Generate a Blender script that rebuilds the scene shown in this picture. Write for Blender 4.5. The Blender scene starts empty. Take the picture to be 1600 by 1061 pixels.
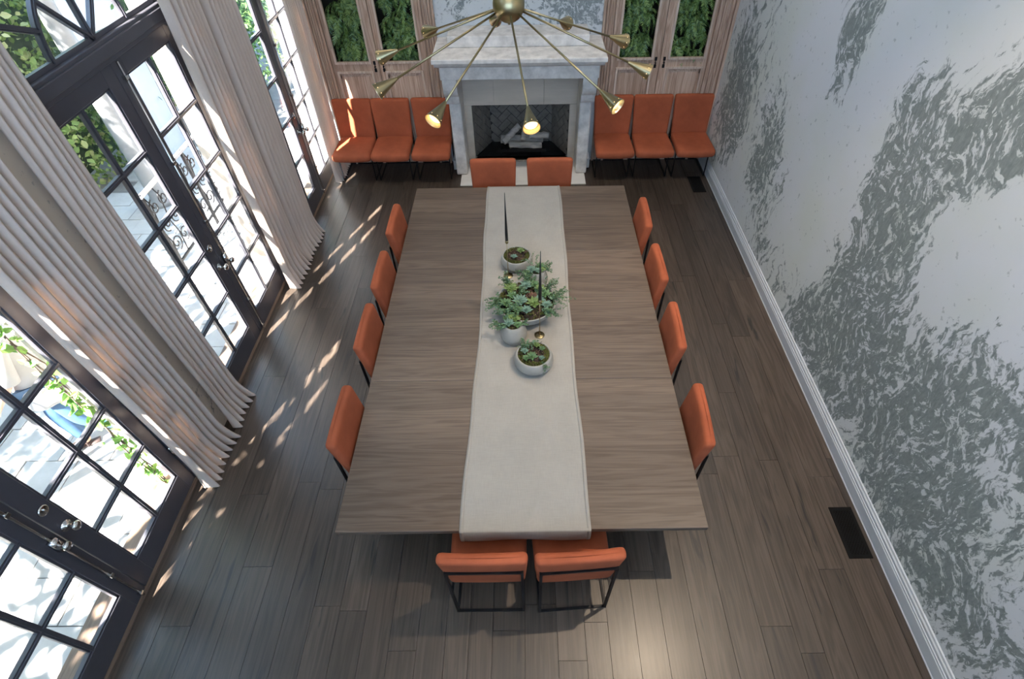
import bpy, bmesh, math, random
from math import sin, cos, pi, radians, sqrt, atan2
from mathutils import Vector, Matrix

random.seed(7)
scene = bpy.context.scene
COL = scene.collection

# ------------------------------------------------------------------ camera
cam_d = bpy.data.cameras.new('camera')
cam = bpy.data.objects.new('camera', cam_d)
COL.objects.link(cam)
scene.camera = cam
_p, _y, _r = radians(47.745), radians(-0.158), radians(-0.905)
_f = Vector((sin(_y) * cos(_p), cos(_y) * cos(_p), -sin(_p)))
_rt = Vector((cos(_y), -sin(_y), 0))
_up = _rt.cross(_f)
_rt2 = _rt * cos(_r) + _up * sin(_r)
_up2 = _up * cos(_r) - _rt * sin(_r)
cam.matrix_world = Matrix(((_rt2.x, _up2.x, -_f.x, 0), (_rt2.y, _up2.y, -_f.y, 0), (_rt2.z, _up2.z, -_f.z, 4.0), (0, 0, 0, 1)))
cam_d.sensor_width = 36
cam_d.lens = 820 / 1600 * 36
cam_d.shift_x = -21.6 / 1600
cam_d.shift_y = -1.3 / 1600
cam_d.clip_start = 0.05

# ------------------------------------------------------------------ sky, sun, exposure
world = bpy.data.worlds.new('sky')
scene.world = world
world.use_nodes = True
bg = world.node_tree.nodes['Background']
bg.inputs['Color'].default_value = (0.44, 0.67, 1.0, 1)
bg.inputs['Strength'].default_value = 7.4

sun_d = bpy.data.lights.new('sun', 'SUN')
sun_d.energy = 88
sun_d.angle = radians(0.55)
sun_d.color = (1.0, 0.965, 0.91)
sun = bpy.data.objects.new('sun', sun_d)
COL.objects.link(sun)
SUN_DIR = Vector((0.39 * cos(radians(48)), 0.92 * cos(radians(48)), -sin(radians(48)))).normalized()
sun.rotation_euler = SUN_DIR.to_track_quat('-Z', 'Y').to_euler()
sun.location = (-8, -8, 9)

vs = scene.view_settings
scene.display_settings.display_device = 'sRGB'
vs.view_transform = 'Standard'
vs.look = 'None'
vs.gamma = 1
vs.exposure = -0.02
vs.use_curve_mapping = False
scene.cycles.max_bounces = 7
scene.cycles.diffuse_bounces = 4
scene.cycles.transparent_max_bounces = 16
scene.cycles.sample_clamp_indirect = 6
scene.cycles.adaptive_threshold = 0.02

DOOR_Y = (1.25, 3.77, 6.33)          # centres of the three French doors
DOOR_X = -2.80
FILL_UPPER_Z = (4.62, 5.78)                # made-up upper windows over the doors, added for soft fill light
FILL_FRONT_WIN = (-2.5, 2.45, 2.6, 5.88)    # made-up window behind the viewer, added to brighten the room
_portals = [((DOOR_X - 0.2, dy, 1.87), 1.8, 3.7, (radians(90), 0, radians(-90))) for dy in DOOR_Y]
_portals += [((DOOR_X - 0.2, dy, sum(FILL_UPPER_Z) / 2), 1.5, FILL_UPPER_Z[1] - FILL_UPPER_Z[0], (radians(90), 0, radians(-90))) for dy in DOOR_Y]
_portals += [((sum(FILL_FRONT_WIN[:2]) / 2, -2.35, sum(FILL_FRONT_WIN[2:]) / 2), FILL_FRONT_WIN[1] - FILL_FRONT_WIN[0], FILL_FRONT_WIN[3] - FILL_FRONT_WIN[2], (radians(90), 0, 0))]
for p_loc, p_w, p_h, p_rot in _portals:   # light portals in the glazed openings (guide sampling, emit nothing)
    pd = bpy.data.lights.new('portal', 'AREA')
    pd.shape = 'RECTANGLE'
    pd.size = p_w
    pd.size_y = p_h
    pd.cycles.is_portal = True
    po = bpy.data.objects.new('portal', pd)
    COL.objects.link(po)
    po.location = p_loc
    po.rotation_euler = p_rot

# ------------------------------------------------------------------ node helpers
def new_mat(name):
    m = bpy.data.materials.new(name)
    m.use_nodes = True
    nt = m.node_tree
    b = nt.nodes['Principled BSDF']
    return m, nt, b

def N(nt, typ, **kw):
    n = nt.nodes.new(typ)
    for k, v in kw.items():
        if k.startswith('i_'):
            n.inputs[k[2:].replace('_', ' ')].default_value = v
        else:
            setattr(n, k, v)
    return n

def ramp(nt, fac, stops, interp='LINEAR'):
    r = nt.nodes.new('ShaderNodeValToRGB')
    r.color_ramp.interpolation = interp
    el = r.color_ramp.elements
    while len(el) < len(stops):
        el.new(0.5)
    for e, (p, c) in zip(el, stops):
        e.position = p
        e.color = (*c, 1) if len(c) == 3 else c
    nt.links.new(fac, r.inputs[0])
    return r.outputs[0]

def mixc(nt, fac, a, b, mode='MIX'):
    m = nt.nodes.new('ShaderNodeMix')
    m.data_type = 'RGBA'
    m.blend_type = mode
    for s, v in ((m.inputs[0], fac), (m.inputs[6], a), (m.inputs[7], b)):
        if hasattr(v, 'links') or isinstance(v, bpy.types.NodeSocket):
            nt.links.new(v, s)
        elif isinstance(v, (int, float)):
            s.default_value = v
        else:
            s.default_value = (*v, 1)
    return m.outputs[2]

def math_n(nt, op, a, b=None, clamp=False):
    m = nt.nodes.new('ShaderNodeMath')
    m.operation = op
    m.use_clamp = clamp
    for s, v in zip(m.inputs, (a, b)):
        if v is None:
            continue
        if isinstance(v, bpy.types.NodeSocket):
            nt.links.new(v, s)
        else:
            s.default_value = v
    return m.outputs[0]

def bump(nt, b, h, strength=0.2, dist=0.01):
    n = nt.nodes.new('ShaderNodeBump')
    n.inputs['Strength'].default_value = strength
    n.inputs['Distance'].default_value = dist
    nt.links.new(h, n.inputs['Height'])
    nt.links.new(n.outputs[0], b.inputs['Normal'])

def coords(nt, kind='Object', scale=(1, 1, 1), rot=(0, 0, 0), loc=(0, 0, 0)):
    tc = nt.nodes.new('ShaderNodeTexCoord')
    mp = nt.nodes.new('ShaderNodeMapping')
    mp.inputs['Scale'].default_value = scale
    mp.inputs['Rotation'].default_value = rot
    mp.inputs['Location'].default_value = loc
    nt.links.new(tc.outputs[kind], mp.inputs[0])
    return mp.outputs[0]

def noise(nt, vec, scale=5, detail=4, rough=0.5, dist=0.0, out=0):
    n = nt.nodes.new('ShaderNodeTexNoise')
    n.inputs['Scale'].default_value = scale
    n.inputs['Detail'].default_value = detail
    n.inputs['Roughness'].default_value = rough
    n.inputs['Distortion'].default_value = dist
    if vec is not None:
        nt.links.new(vec, n.inputs['Vector'])
    return n.outputs[out]

def simple(name, col, rough=0.5, metal=0.0, var=0.12, scale=6, bmp=0.0, sheen=0.0, coat=0.0, sc=(1, 1, 1), spec=0.5):
    m, nt, b = new_mat(name)
    v = coords(nt, 'Object', sc)
    f = noise(nt, v, scale, 5, 0.6)
    lo = tuple(max(0, c * (1 - var)) for c in col)
    hi = tuple(min(1, c * (1 + var)) for c in col)
    nt.links.new(ramp(nt, f, [(0.3, lo), (0.7, hi)]), b.inputs['Base Color'])
    b.inputs['Roughness'].default_value = rough
    b.inputs['Metallic'].default_value = metal
    b.inputs['Specular IOR Level'].default_value = spec
    if sheen:
        b.inputs['Sheen Weight'].default_value = sheen
        b.inputs['Sheen Roughness'].default_value = 0.4
        b.inputs['Sheen Tint'].default_value = (min(1, col[0] * 1.6), min(1, col[1] * 2.2), min(1, col[2] * 2.4), 1)
    if coat:
        b.inputs['Coat Weight'].default_value = coat
        b.inputs['Coat Roughness'].default_value = 0.25
    if bmp:
        bump(nt, b, f, bmp)
    return m

def wood(name, dark, mid, light, axis='y', gscale=1.0, rough=0.45, coat=0.0, boards=None, rnd=0.25, bmp=0.12, checks=False):
    """grain runs along axis; every object shifts the figure by its own random number"""
    m, nt, b = new_mat(name)
    oi = nt.nodes.new('ShaderNodeObjectInfo')
    tc = nt.nodes.new('ShaderNodeTexCoord')
    off = nt.nodes.new('ShaderNodeVectorMath')
    off.operation = 'ADD'
    nt.links.new(tc.outputs['Object'], off.inputs[0])
    comb = nt.nodes.new('ShaderNodeCombineXYZ')
    for i in range(3):
        nt.links.new(math_n(nt, 'MULTIPLY', oi.outputs['Random'], (31.7, 17.3, 9.1)[i]), comb.inputs[i])
    nt.links.new(comb.outputs[0], off.inputs[1])
    s_long, s_x = 0.55 * gscale, 9.0 * gscale
    sc = {'x': (s_long, s_x, s_x), 'y': (s_x, s_long, s_x), 'z': (s_x, s_x, s_long)}[axis]
    mp = nt.nodes.new('ShaderNodeMapping')
    mp.inputs['Scale'].default_value = sc
    nt.links.new(off.outputs[0], mp.inputs[0])
    g1 = noise(nt, mp.outputs[0], 1.2, 3, 0.55, 0.8)
    mp2 = nt.nodes.new('ShaderNodeMapping')
    mp2.inputs['Scale'].default_value = tuple(c * (2.2 if c == s_long else 7) for c in sc)
    nt.links.new(off.outputs[0], mp2.inputs[0])
    g2 = noise(nt, mp2.outputs[0], 1.5, 4, 0.65, 0.3)
    # cathedral figure: rings bent by the coarse noise
    wv = math_n(nt, 'SINE', math_n(nt, 'MULTIPLY', g1, 42.0))
    wv = math_n(nt, 'MULTIPLY', math_n(nt, 'ADD', wv, 1.0), 0.5)
    fac = math_n(nt, 'ADD', math_n(nt, 'MULTIPLY', g2, 0.62), math_n(nt, 'MULTIPLY', wv, 0.18))
    fac = math_n(nt, 'ADD', fac, math_n(nt, 'MULTIPLY', g1, 0.22))
    c = ramp(nt, fac, [(0.30, dark), (0.5, mid), (0.72, light)])
    if boards:
        mp3 = nt.nodes.new('ShaderNodeMapping')
        mp3.inputs['Scale'].default_value = boards
        nt.links.new(tc.outputs['Object'], mp3.inputs[0])
        wn = nt.nodes.new('ShaderNodeTexWhiteNoise')
        wn.noise_dimensions = '3D'
        fl = nt.nodes.new('ShaderNodeVectorMath')
        fl.operation = 'FLOOR'
        nt.links.new(mp3.outputs[0], fl.inputs[0])
        nt.links.new(fl.outputs[0], wn.inputs['Vector'])
        k = math_n(nt, 'ADD', math_n(nt, 'MULTIPLY', wn.outputs[0], 0.3), 0.85)
        c = mixc(nt, 1.0, c, k, 'MULTIPLY')
    k = math_n(nt, 'ADD', math_n(nt, 'MULTIPLY', oi.outputs['Random'], rnd), 1 - rnd * 0.5)
    c = mixc(nt, 1.0, c, k, 'MULTIPLY')
    if checks:
        mp4 = nt.nodes.new('ShaderNodeMapping')
        mp4.inputs['Scale'].default_value = (16.0, 1.5, 16.0)
        nt.links.new(off.outputs[0], mp4.inputs[0])
        ck = noise(nt, mp4.outputs[0], 1.0, 3, 0.55, 0.5)
        mr = nt.nodes.new('ShaderNodeMapRange')
        mr.inputs['From Min'].default_value = 0.655
        mr.inputs['From Max'].default_value = 0.70
        mr.inputs['To Max'].default_value = 0.8
        nt.links.new(ck, mr.inputs['Value'])
        c = mixc(nt, mr.outputs[0], c, (0.010, 0.009, 0.009))
    nt.links.new(c, b.inputs['Base Color'])
    b.inputs['Roughness'].default_value = rough
    if coat:
        b.inputs['Coat Weight'].default_value = coat
        b.inputs['Coat Roughness'].default_value = 0.27
    bump(nt, b, g2, bmp, 0.004)
    return m

def mural(name, blobs, light, light2, dark, dark2, fine=1.0, plane='yz', base=-0.22):
    """distressed plaster: a pale coat worn away in brush-scraped patches (blobs: c1, c2, r1, r2, angle, weight in wall metres)"""
    m, nt, b = new_mat(name)
    tc = nt.nodes.new('ShaderNodeTexCoord')
    # wobble the wall coordinates so the patches get ragged outlines
    wob = nt.nodes.new('ShaderNodeTexNoise')
    wob.inputs['Scale'].default_value = 1.6
    wob.inputs['Detail'].default_value = 5
    nt.links.new(tc.outputs['Object'], wob.inputs['Vector'])
    sub = nt.nodes.new('ShaderNodeVectorMath')
    sub.operation = 'SUBTRACT'
    nt.links.new(wob.outputs['Color'], sub.inputs[0])
    sub.inputs[1].default_value = (0.5, 0.5, 0.5)
    scl = nt.nodes.new('ShaderNodeVectorMath')
    scl.operation = 'SCALE'
    scl.inputs[3].default_value = 0.75
    nt.links.new(sub.outputs[0], scl.inputs[0])
    add = nt.nodes.new('ShaderNodeVectorMath')
    nt.links.new(tc.outputs['Object'], add.inputs[0])
    nt.links.new(scl.outputs[0], add.inputs[1])
    acc = None
    for (c1, c2, r1, r2, ang, wgt) in blobs:
        mp = nt.nodes.new('ShaderNodeMapping')
        mp.vector_type = 'TEXTURE'
        if plane == 'yz':
            mp.inputs['Location'].default_value = (0, c1, c2)
            mp.inputs['Rotation'].default_value = (radians(ang), 0, 0)
            mp.inputs['Scale'].default_value = (60, r1, r2)
        else:
            mp.inputs['Location'].default_value = (c1, 0, c2)
            mp.inputs['Rotation'].default_value = (0, radians(-ang), 0)
            mp.inputs['Scale'].default_value = (r1, 60, r2)
        nt.links.new(add.outputs[0], mp.inputs[0])
        gr = nt.nodes.new('ShaderNodeTexGradient')
        gr.gradient_type = 'SPHERICAL'
        nt.links.new(mp.outputs[0], gr.inputs[0])
        sm = math_n(nt, 'MULTIPLY', math_n(nt, 'SMOOTH_MIN', math_n(nt, 'MULTIPLY', gr.outputs['Fac'], 1.7), 1.0), wgt)
        acc = sm if acc is None else math_n(nt, 'ADD', acc, sm)
    big = noise(nt, tc.outputs['Object'], 0.9, 4, 0.6)
    mask = math_n(nt, 'ADD', acc, math_n(nt, 'MULTIPLY', math_n(nt, 'SUBTRACT', big, 0.5), 0.9))
    mask = math_n(nt, 'ADD', mask, base)
    # brush / trowel scrapes, stretched along a diagonal
    rot = (radians(50), 0, 0) if plane == 'yz' else (0, radians(50), 0)
    v1 = nt.nodes.new('ShaderNodeMapping')
    v1.inputs['Rotation'].default_value = rot
    v1.inputs['Scale'].default_value = (7 * fine, 15 * fine, 6.0 * fine)
    nt.links.new(add.outputs[0], v1.inputs[0])
    f1 = noise(nt, v1.outputs[0], 1.1, 6, 0.62, 0.45)
    v2 = nt.nodes.new('ShaderNodeMapping')
    v2.inputs['Rotation'].default_value = (rot[0] * -0.6, rot[1] * -0.6, 0)
    v2.inputs['Scale'].default_value = (20 * fine, 46 * fine, 17 * fine)
    nt.links.new(tc.outputs['Object'], v2.inputs[0])
    f2 = noise(nt, v2.outputs[0], 1.0, 4, 0.6, 1.0)
    ff = math_n(nt, 'ADD', math_n(nt, 'MULTIPLY', f1, 0.84), math_n(nt, 'MULTIPLY', f2, 0.18))
    # worn where scrape value falls below the local mask
    thr = math_n(nt, 'SUBTRACT', math_n(nt, 'ADD', math_n(nt, 'MULTIPLY', math_n(nt, 'MINIMUM', mask, 0.92), 0.30), 0.345), ff)
    cut = nt.nodes.new('ShaderNodeMapRange')
    cut.interpolation_type = 'SMOOTHSTEP'
    cut.inputs['From Min'].default_value = -0.035
    cut.inputs['From Max'].default_value = 0.05
    nt.links.new(thr, cut.inputs['Value'])
    # flecks of the pale coat left standing inside the worn areas
    v3 = nt.nodes.new('ShaderNodeMapping')
    v3.inputs['Rotation'].default_value = (rot[0] * 1.15, rot[1] * 1.15, 0)
    v3.inputs['Scale'].default_value = (14 * fine, 26 * fine, 12 * fine)
    nt.links.new(add.outputs[0], v3.inputs[0])
    f3 = noise(nt, v3.outputs[0], 1.0, 5, 0.64, 0.3)
    keep = nt.nodes.new('ShaderNodeMapRange')
    keep.interpolation_type = 'SMOOTHSTEP'
    keep.inputs['From Min'].default_value = 0.545
    keep.inputs['From Max'].default_value = 0.60
    keep.inputs['To Min'].default_value = 1.0
    keep.inputs['To Max'].default_value = 0.12
    nt.links.new(f3, keep.inputs['Value'])
    wear = math_n(nt, 'MULTIPLY', cut.outputs[0], keep.outputs[0])
    tint = noise(nt, tc.outputs['Object'], 1.3, 3, 0.5)
    lc = ramp(nt, tint, [(0.35, light), (0.65, light2)])
    dc = ramp(nt, f2, [(0.3, dark), (0.7, dark2)])
    c = mixc(nt, math_n(nt, 'MULTIPLY', wear, 0.93), lc, dc)
    # scattered flecks
    fl = noise(nt, tc.outputs['Object'], 22 * fine, 3, 0.5)
    fm = nt.nodes.new('ShaderNodeMapRange')
    fm.inputs['From Min'].default_value = 0.665
    fm.inputs['From Max'].default_value = 0.71
    fm.inputs['To Max'].default_value = 0.45
    nt.links.new(fl, fm.inputs['Value'])
    c = mixc(nt, fm.outputs[0], c, dark2)
    nt.links.new(c, b.inputs['Base Color'])
    b.inputs['Roughness'].default_value = 0.8
    b.inputs['Specular IOR Level'].default_value = 0.25
    bump(nt, b, math_n(nt, 'SUBTRACT', 1.0, cut.outputs[0]), 0.08, 0.002)
    return m

M = {}
M['floor'] = wood('oak_floor', (0.031, 0.0215, 0.0155), (0.057, 0.041, 0.030), (0.082, 0.061, 0.047), 'y', 0.8, 0.42, 0.35, None, 0.5, 0.16, True)
M['sub'] = simple('subfloor_shadow_gap', (0.008, 0.007, 0.006), 0.95, spec=0.1)
M['table'] = wood('greige_oak', (0.086, 0.060, 0.043), (0.128, 0.092, 0.068), (0.163, 0.121, 0.091), 'x', 0.9, 0.42, 0.0, (0.6, 9.0, 1), 0.10, 0.08)
M['sill'] = wood('sill_oak', (0.10, 0.065, 0.045), (0.16, 0.11, 0.08), (0.2, 0.14, 0.1), 'y', 1.0, 0.4)
M['cab'] = wood('pickled_pine', (0.29, 0.18, 0.125), (0.46, 0.31, 0.225), (0.62, 0.47, 0.37), 'z', 1.1, 0.55, 0.0, None, 0.2, 0.15)
M['cab_limed'] = wood('limed_pine_moulding', (0.40, 0.28, 0.21), (0.56, 0.42, 0.33), (0.72, 0.60, 0.50), 'z', 1.4, 0.6, 0.0, None, 0.1, 0.15)
M['velvet'] = simple('rust_velvet', (0.34, 0.087, 0.039), 0.85, 0, 0.22, 3.5, 0.03, sheen=0.26, spec=0.2)
M['iron'] = simple('black_iron', (0.012, 0.012, 0.014), 0.45, 0.6, 0.2, 20)
M['charcoal'] = simple('charcoal_paint', (0.074, 0.071, 0.083), 0.32, 0, 0.06, 8)
M['nickel'] = simple('polished_nickel', (0.70, 0.68, 0.66), 0.12, 1.0, 0.05)
M['brass'] = simple('antique_brass', (0.37, 0.295, 0.16), 0.32, 1.0, 0.10, 12)
M['brass_in'] = simple('brass_inner', (0.75, 0.62, 0.38), 0.35, 1.0, 0.05)
M['linen_c'] = None
M['white'] = simple('grey_white_paint', (0.58, 0.60, 0.62), 0.4, 0, 0.04)
M['ceil'] = simple('ceiling_paint', (0.75, 0.74, 0.72), 0.8, 0, 0.03)
M['plain'] = simple('pale_plaster', (0.55, 0.56, 0.55), 0.75, 0, 0.08, 2, 0.1)
M['stone'] = simple('limestone', (0.66, 0.63, 0.60), 0.75, 0, 0.22, 9, 0.35)
M['slip'] = simple('honed_limestone', (0.62, 0.54, 0.45), 0.6, 0, 0.10, 3, 0.05, sc=(0.5, 1, 3))
M['hearth'] = simple('hearth_stone', (0.70, 0.68, 0.65), 0.5, 0, 0.08, 4)
M['brick'] = simple('fire_brick', (0.17, 0.155, 0.135), 0.85, 0, 0.22, 14, 0.2)
M['soot'] = simple('soot_mortar', (0.02, 0.019, 0.018), 0.9)
M['fireglass'] = simple('black_fire_glass', (0.012, 0.012, 0.014), 0.2, 0, 0.6, 90, 0.5)
M['log'] = simple('ash_white_log', (0.46, 0.43, 0.40), 0.9, 0, 0.4, 12, 0.6, sc=(0.4, 2, 2))
M['vent'] = simple('black_register', (0.009, 0.009, 0.009), 0.8, 0.0, 0.1, spec=0.1)
M['pot'] = simple('cast_concrete_pot', (0.30, 0.295, 0.27), 0.65, 0, 0.10, 14, 0.08)
M['soil'] = simple('dark_soil', (0.045, 0.03, 0.022), 0.95, 0, 0.5, 40, 0.8)
M['moss'] = simple('moss', (0.075, 0.085, 0.018), 0.95, 0, 0.55, 55, 0.9)
M['succ'] = simple('succulent_green', (0.085, 0.165, 0.065), 0.5, 0, 0.35, 30)
M['succ_b'] = simple('succulent_bluegreen', (0.125, 0.215, 0.16), 0.5, 0, 0.3, 30)
M['succ_y'] = simple('succulent_lime', (0.13, 0.20, 0.055), 0.5, 0, 0.3, 30)
M['succ_r'] = simple('dry_brown_stems', (0.13, 0.07, 0.045), 0.8, 0, 0.4, 30)
M['candle'] = simple('black_wax', (0.012, 0.013, 0.014), 0.4, 0, 0.1)
M['paver'] = simple('pale_paving_stone', (0.47, 0.455, 0.435), 0.7, 0, 0.16, 4, 0.12)
M['joint'] = simple('paving_joint', (0.20, 0.19, 0.18), 0.9)
M['render'] = simple('white_render', (0.46, 0.47, 0.50), 0.8, 0, 0.06, 3)
M['colstone'] = simple('grey_column_stone', (0.27, 0.275, 0.28), 0.8, 0, 0.12, 5)
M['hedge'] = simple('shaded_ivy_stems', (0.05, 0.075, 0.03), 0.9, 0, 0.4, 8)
M['bark'] = simple('bark', (0.10, 0.075, 0.055), 0.9, 0, 0.4, 14, 0.6)
M['jeans'] = simple('blue_denim', (0.030, 0.080, 0.165), 0.85, 0, 0.18, 18)
M['shirt'] = simple('pale_grey_cotton', (0.36, 0.375, 0.39), 0.85, 0, 0.06, 6)
M['skin'] = simple('skin', (0.50, 0.30, 0.22), 0.55, 0, 0.06, 5)
M['sandal'] = simple('dark_leather', (0.06, 0.04, 0.035), 0.6)
M['hair'] = simple('brown_hair', (0.07, 0.04, 0.025), 0.6, 0, 0.3, 40)

def foliage_mat(name, cols, rough=0.55, trans=0.25):
    m, nt, b = new_mat(name)
    g = nt.nodes.new('ShaderNodeNewGeometry')
    c = ramp(nt, g.outputs['Random Per Island'], [(i / (len(cols) - 1), k) for i, k in enumerate(cols)])
    nt.links.new(c, b.inputs['Base Color'])
    b.inputs['Roughness'].default_value = rough
    if trans:
        t = nt.nodes.new('ShaderNodeBsdfTranslucent')
        nt.links.new(c, t.inputs['Color'])
        mx = nt.nodes.new('ShaderNodeMixShader')
        mx.inputs[0].default_value = trans
        out = nt.nodes['Material Output']
        nt.links.new(b.outputs[0], mx.inputs[1])
        nt.links.new(t.outputs[0], mx.inputs[2])
        nt.links.new(mx.outputs[0], out.inputs['Surface'])
    return m

M['ivy'] = foliage_mat('sun_toned_ivy', [(0.09, 0.16, 0.035), (0.19, 0.29, 0.07), (0.34, 0.44, 0.14), (0.50, 0.50, 0.24)])  # greens lightened to carry the sunlight that misses this wall face
M['tree'] = foliage_mat('tree_leaves', [(0.05, 0.11, 0.025), (0.10, 0.19, 0.05), (0.16, 0.26, 0.08)])
M['vine'] = foliage_mat('vine_leaves', [(0.08, 0.20, 0.04), (0.16, 0.34, 0.07), (0.25, 0.40, 0.10)])
M['fern'] = foliage_mat('fern_fronds', [(0.05, 0.11, 0.03), (0.14, 0.25, 0.06), (0.32, 0.46, 0.15), (0.17, 0.33, 0.19)], 0.45, 0.15)
M['succ_i'] = foliage_mat('succulent_leaves', [(0.06, 0.13, 0.05), (0.10, 0.19, 0.10), (0.155, 0.25, 0.15), (0.11, 0.18, 0.05)], 0.5, 0.0)
M['moss_i'] = foliage_mat('moss_tufts', [(0.05, 0.06, 0.012), (0.10, 0.12, 0.02), (0.16, 0.17, 0.035), (0.07, 0.045, 0.02)], 0.9, 0.0)
M['twig_i'] = foliage_mat('dry_twigs', [(0.06, 0.03, 0.02), (0.13, 0.07, 0.05), (0.22, 0.14, 0.10)], 0.9, 0.0)

def cloth(name, col, trans, weave=260, bmp=0.2, var=0.10):
    m, nt, b = new_mat(name)
    tc = nt.nodes.new('ShaderNodeTexCoord')
    n1 = noise(nt, tc.outputs['Object'], 5, 4, 0.6)
    w = []
    for ax, sc in ((0, (weave, weave * 0.06, weave * 0.06)), (1, (weave * 0.06, weave, weave * 0.5))):
        mp = nt.nodes.new('ShaderNodeMapping')
        mp.inputs['Scale'].default_value = sc
        nt.links.new(tc.outputs['Object'], mp.inputs[0])
        w.append(noise(nt, mp.outputs[0], 1, 2, 0.5))
    wv = math_n(nt, 'ADD', math_n(nt, 'MULTIPLY', w[0], 0.5), math_n(nt, 'MULTIPLY', w[1], 0.5))
    f = math_n(nt, 'ADD', math_n(nt, 'MULTIPLY', n1, 0.4), math_n(nt, 'MULTIPLY', wv, 0.6))
    c = ramp(nt, f, [(0.32, tuple(k * (1 - var) for k in col)), (0.68, tuple(min(1, k * (1 + var)) for k in col))])
    nt.links.new(c, b.inputs['Base Color'])
    b.inputs['Roughness'].default_value = 0.9
    b.inputs['Specular IOR Level'].default_value = 0.15
    bump(nt, b, wv, bmp, 0.002)
    if trans:
        t = nt.nodes.new('ShaderNodeBsdfTranslucent')
        nt.links.new(c, t.inputs['Color'])
        mx = nt.nodes.new('ShaderNodeMixShader')
        mx.inputs[0].default_value = trans
        out = nt.nodes['Material Output']
        nt.links.new(b.outputs[0], mx.inputs[1])
        nt.links.new(t.outputs[0], mx.inputs[2])
        nt.links.new(mx.outputs[0], out.inputs['Surface'])
    return m

M['linen'] = cloth('runner_linen', (0.335, 0.315, 0.285), 0.0)
M['curtain'] = cloth('curtain_linen', (0.82, 0.70, 0.61), 0.36, 120, 0.1, 0.05)

def glass_mat():
    m = bpy.data.materials.new('clear_glass')
    m.use_nodes = True
    nt = m.node_tree
    nt.nodes.clear()
    out = nt.nodes.new('ShaderNodeOutputMaterial')
    tr = nt.nodes.new('ShaderNodeBsdfTransparent')
    tr.inputs[0].default_value = (0.975, 0.975, 0.975, 1)
    gl = nt.nodes.new('ShaderNodeBsdfGlossy')
    gl.inputs['Roughness'].default_value = 0.0
    lw = nt.nodes.new('ShaderNodeLayerWeight')
    lw.inputs['Blend'].default_value = 0.5
    pw = math_n(nt, 'POWER', lw.outputs['Facing'], 4.0)
    fac = math_n(nt, 'ADD', math_n(nt, 'MULTIPLY', pw, 0.5), 0.03)
    mx = nt.nodes.new('ShaderNodeMixShader')
    nt.links.new(fac, mx.inputs[0])
    nt.links.new(tr.outputs[0], mx.inputs[1])
    nt.links.new(gl.outputs[0], mx.inputs[2])
    nt.links.new(mx.outputs[0], out.inputs['Surface'])
    return m
M['glass'] = glass_mat()

def frost_mat():
    m = bpy.data.materials.new('frosted_glass')
    m.use_nodes = True
    nt = m.node_tree
    nt.nodes.clear()
    out = nt.nodes.new('ShaderNodeOutputMaterial')
    tr = nt.nodes.new('ShaderNodeBsdfTranslucent')
    tr.inputs[0].default_value = (0.37, 0.36, 0.345, 1)
    df = nt.nodes.new('ShaderNodeBsdfDiffuse')
    df.inputs[0].default_value = (0.75, 0.76, 0.77, 1)
    mx = nt.nodes.new('ShaderNodeMixShader')
    mx.inputs[0].default_value = 0.12
    nt.links.new(tr.outputs[0], mx.inputs[1])
    nt.links.new(df.outputs[0], mx.inputs[2])
    nt.links.new(mx.outputs[0], out.inputs['Surface'])
    return m
M['frost'] = frost_mat()

def emit(name, col, s):
    m = bpy.data.materials.new(name)
    m.use_nodes = True
    nt = m.node_tree
    nt.nodes.clear()
    e = nt.nodes.new('ShaderNodeEmission')
    e.inputs[0].default_value = (*col, 1)
    e.inputs[1].default_value = s
    o = nt.nodes.new('ShaderNodeOutputMaterial')
    nt.links.new(e.outputs[0], o.inputs[0])
    return m
M['bulb'] = emit('warm_bulb', (1.0, 0.66, 0.32), 3.2)
M['can'] = emit('downlight_lens', (1.0, 0.80, 0.58), 8.0)

# right wall: centres and radii along the wall (y, z)
RW = [(3.10, 1.55, 0.62, 1.0, -16, 1.0), (3.35, 2.10, 0.45, 0.7, -22, 0.85), (2.95, 2.50, 0.65, 0.55, 10, 1.0), (2.3, 2.85, 0.9, 0.5, 15, 0.95), (3.05, 0.80, 0.9, 0.85, 0, 0.75),
      (2.1, 1.05, 1.1, 0.85, 0, 0.8), (1.2, 1.2, 1.2, 1.2, 0, 0.75), (1.7, 0.35, 2.2, 0.6, 0, 0.65),
      (4.42, 2.30, 0.34, 0.55, 8, 0.95), (4.60, 2.85, 0.65, 0.55, 0, 0.8), (3.8, 0.35, 1.1, 0.5, 0, 0.75), (5.0, 0.75, 0.7, 1.0, -12, 0.75), (5.4, 1.45, 0.5, 0.9, 0, 0.65),
      (6.4, 1.9, 0.9, 1.7, 0, 0.7), (6.6, 0.8, 1.0, 1.2, 0, 0.6), (2.42, 2.02, 0.42, 0.55, 0, -1.1), (4.15, 1.45, 0.55, 1.1, 0, -0.4), (1.45, 2.3, 0.9, 1.0, 0, 0.5), (1.55, 1.25, 0.45, 0.3, 0, -0.45)]
M['mural_r'] = mural('worn_plaster_mural', RW, (0.67, 0.685, 0.63), (0.71, 0.71, 0.72), (0.165, 0.19, 0.18), (0.275, 0.30, 0.285))
BW = [(0.55, 2.1, 0.85, 0.7, 0, 1.15), (-0.85, 1.95, 0.45, 0.4, 0, 0.75), (0.2, 3.0, 0.8, 0.7, 0, 0.7)]
M['mural_b'] = mural('worn_plaster_chimney', BW, (0.60, 0.62, 0.63), (0.64, 0.66, 0.67), (0.16, 0.185, 0.19), (0.27, 0.30, 0.31), 1.3, 'xz')
LW = [(2.55, 0.35, 0.5, 0.5, 0, 0.5), (5.2, 0.5, 0.6, 0.7, 0, 0.5)]
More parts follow.
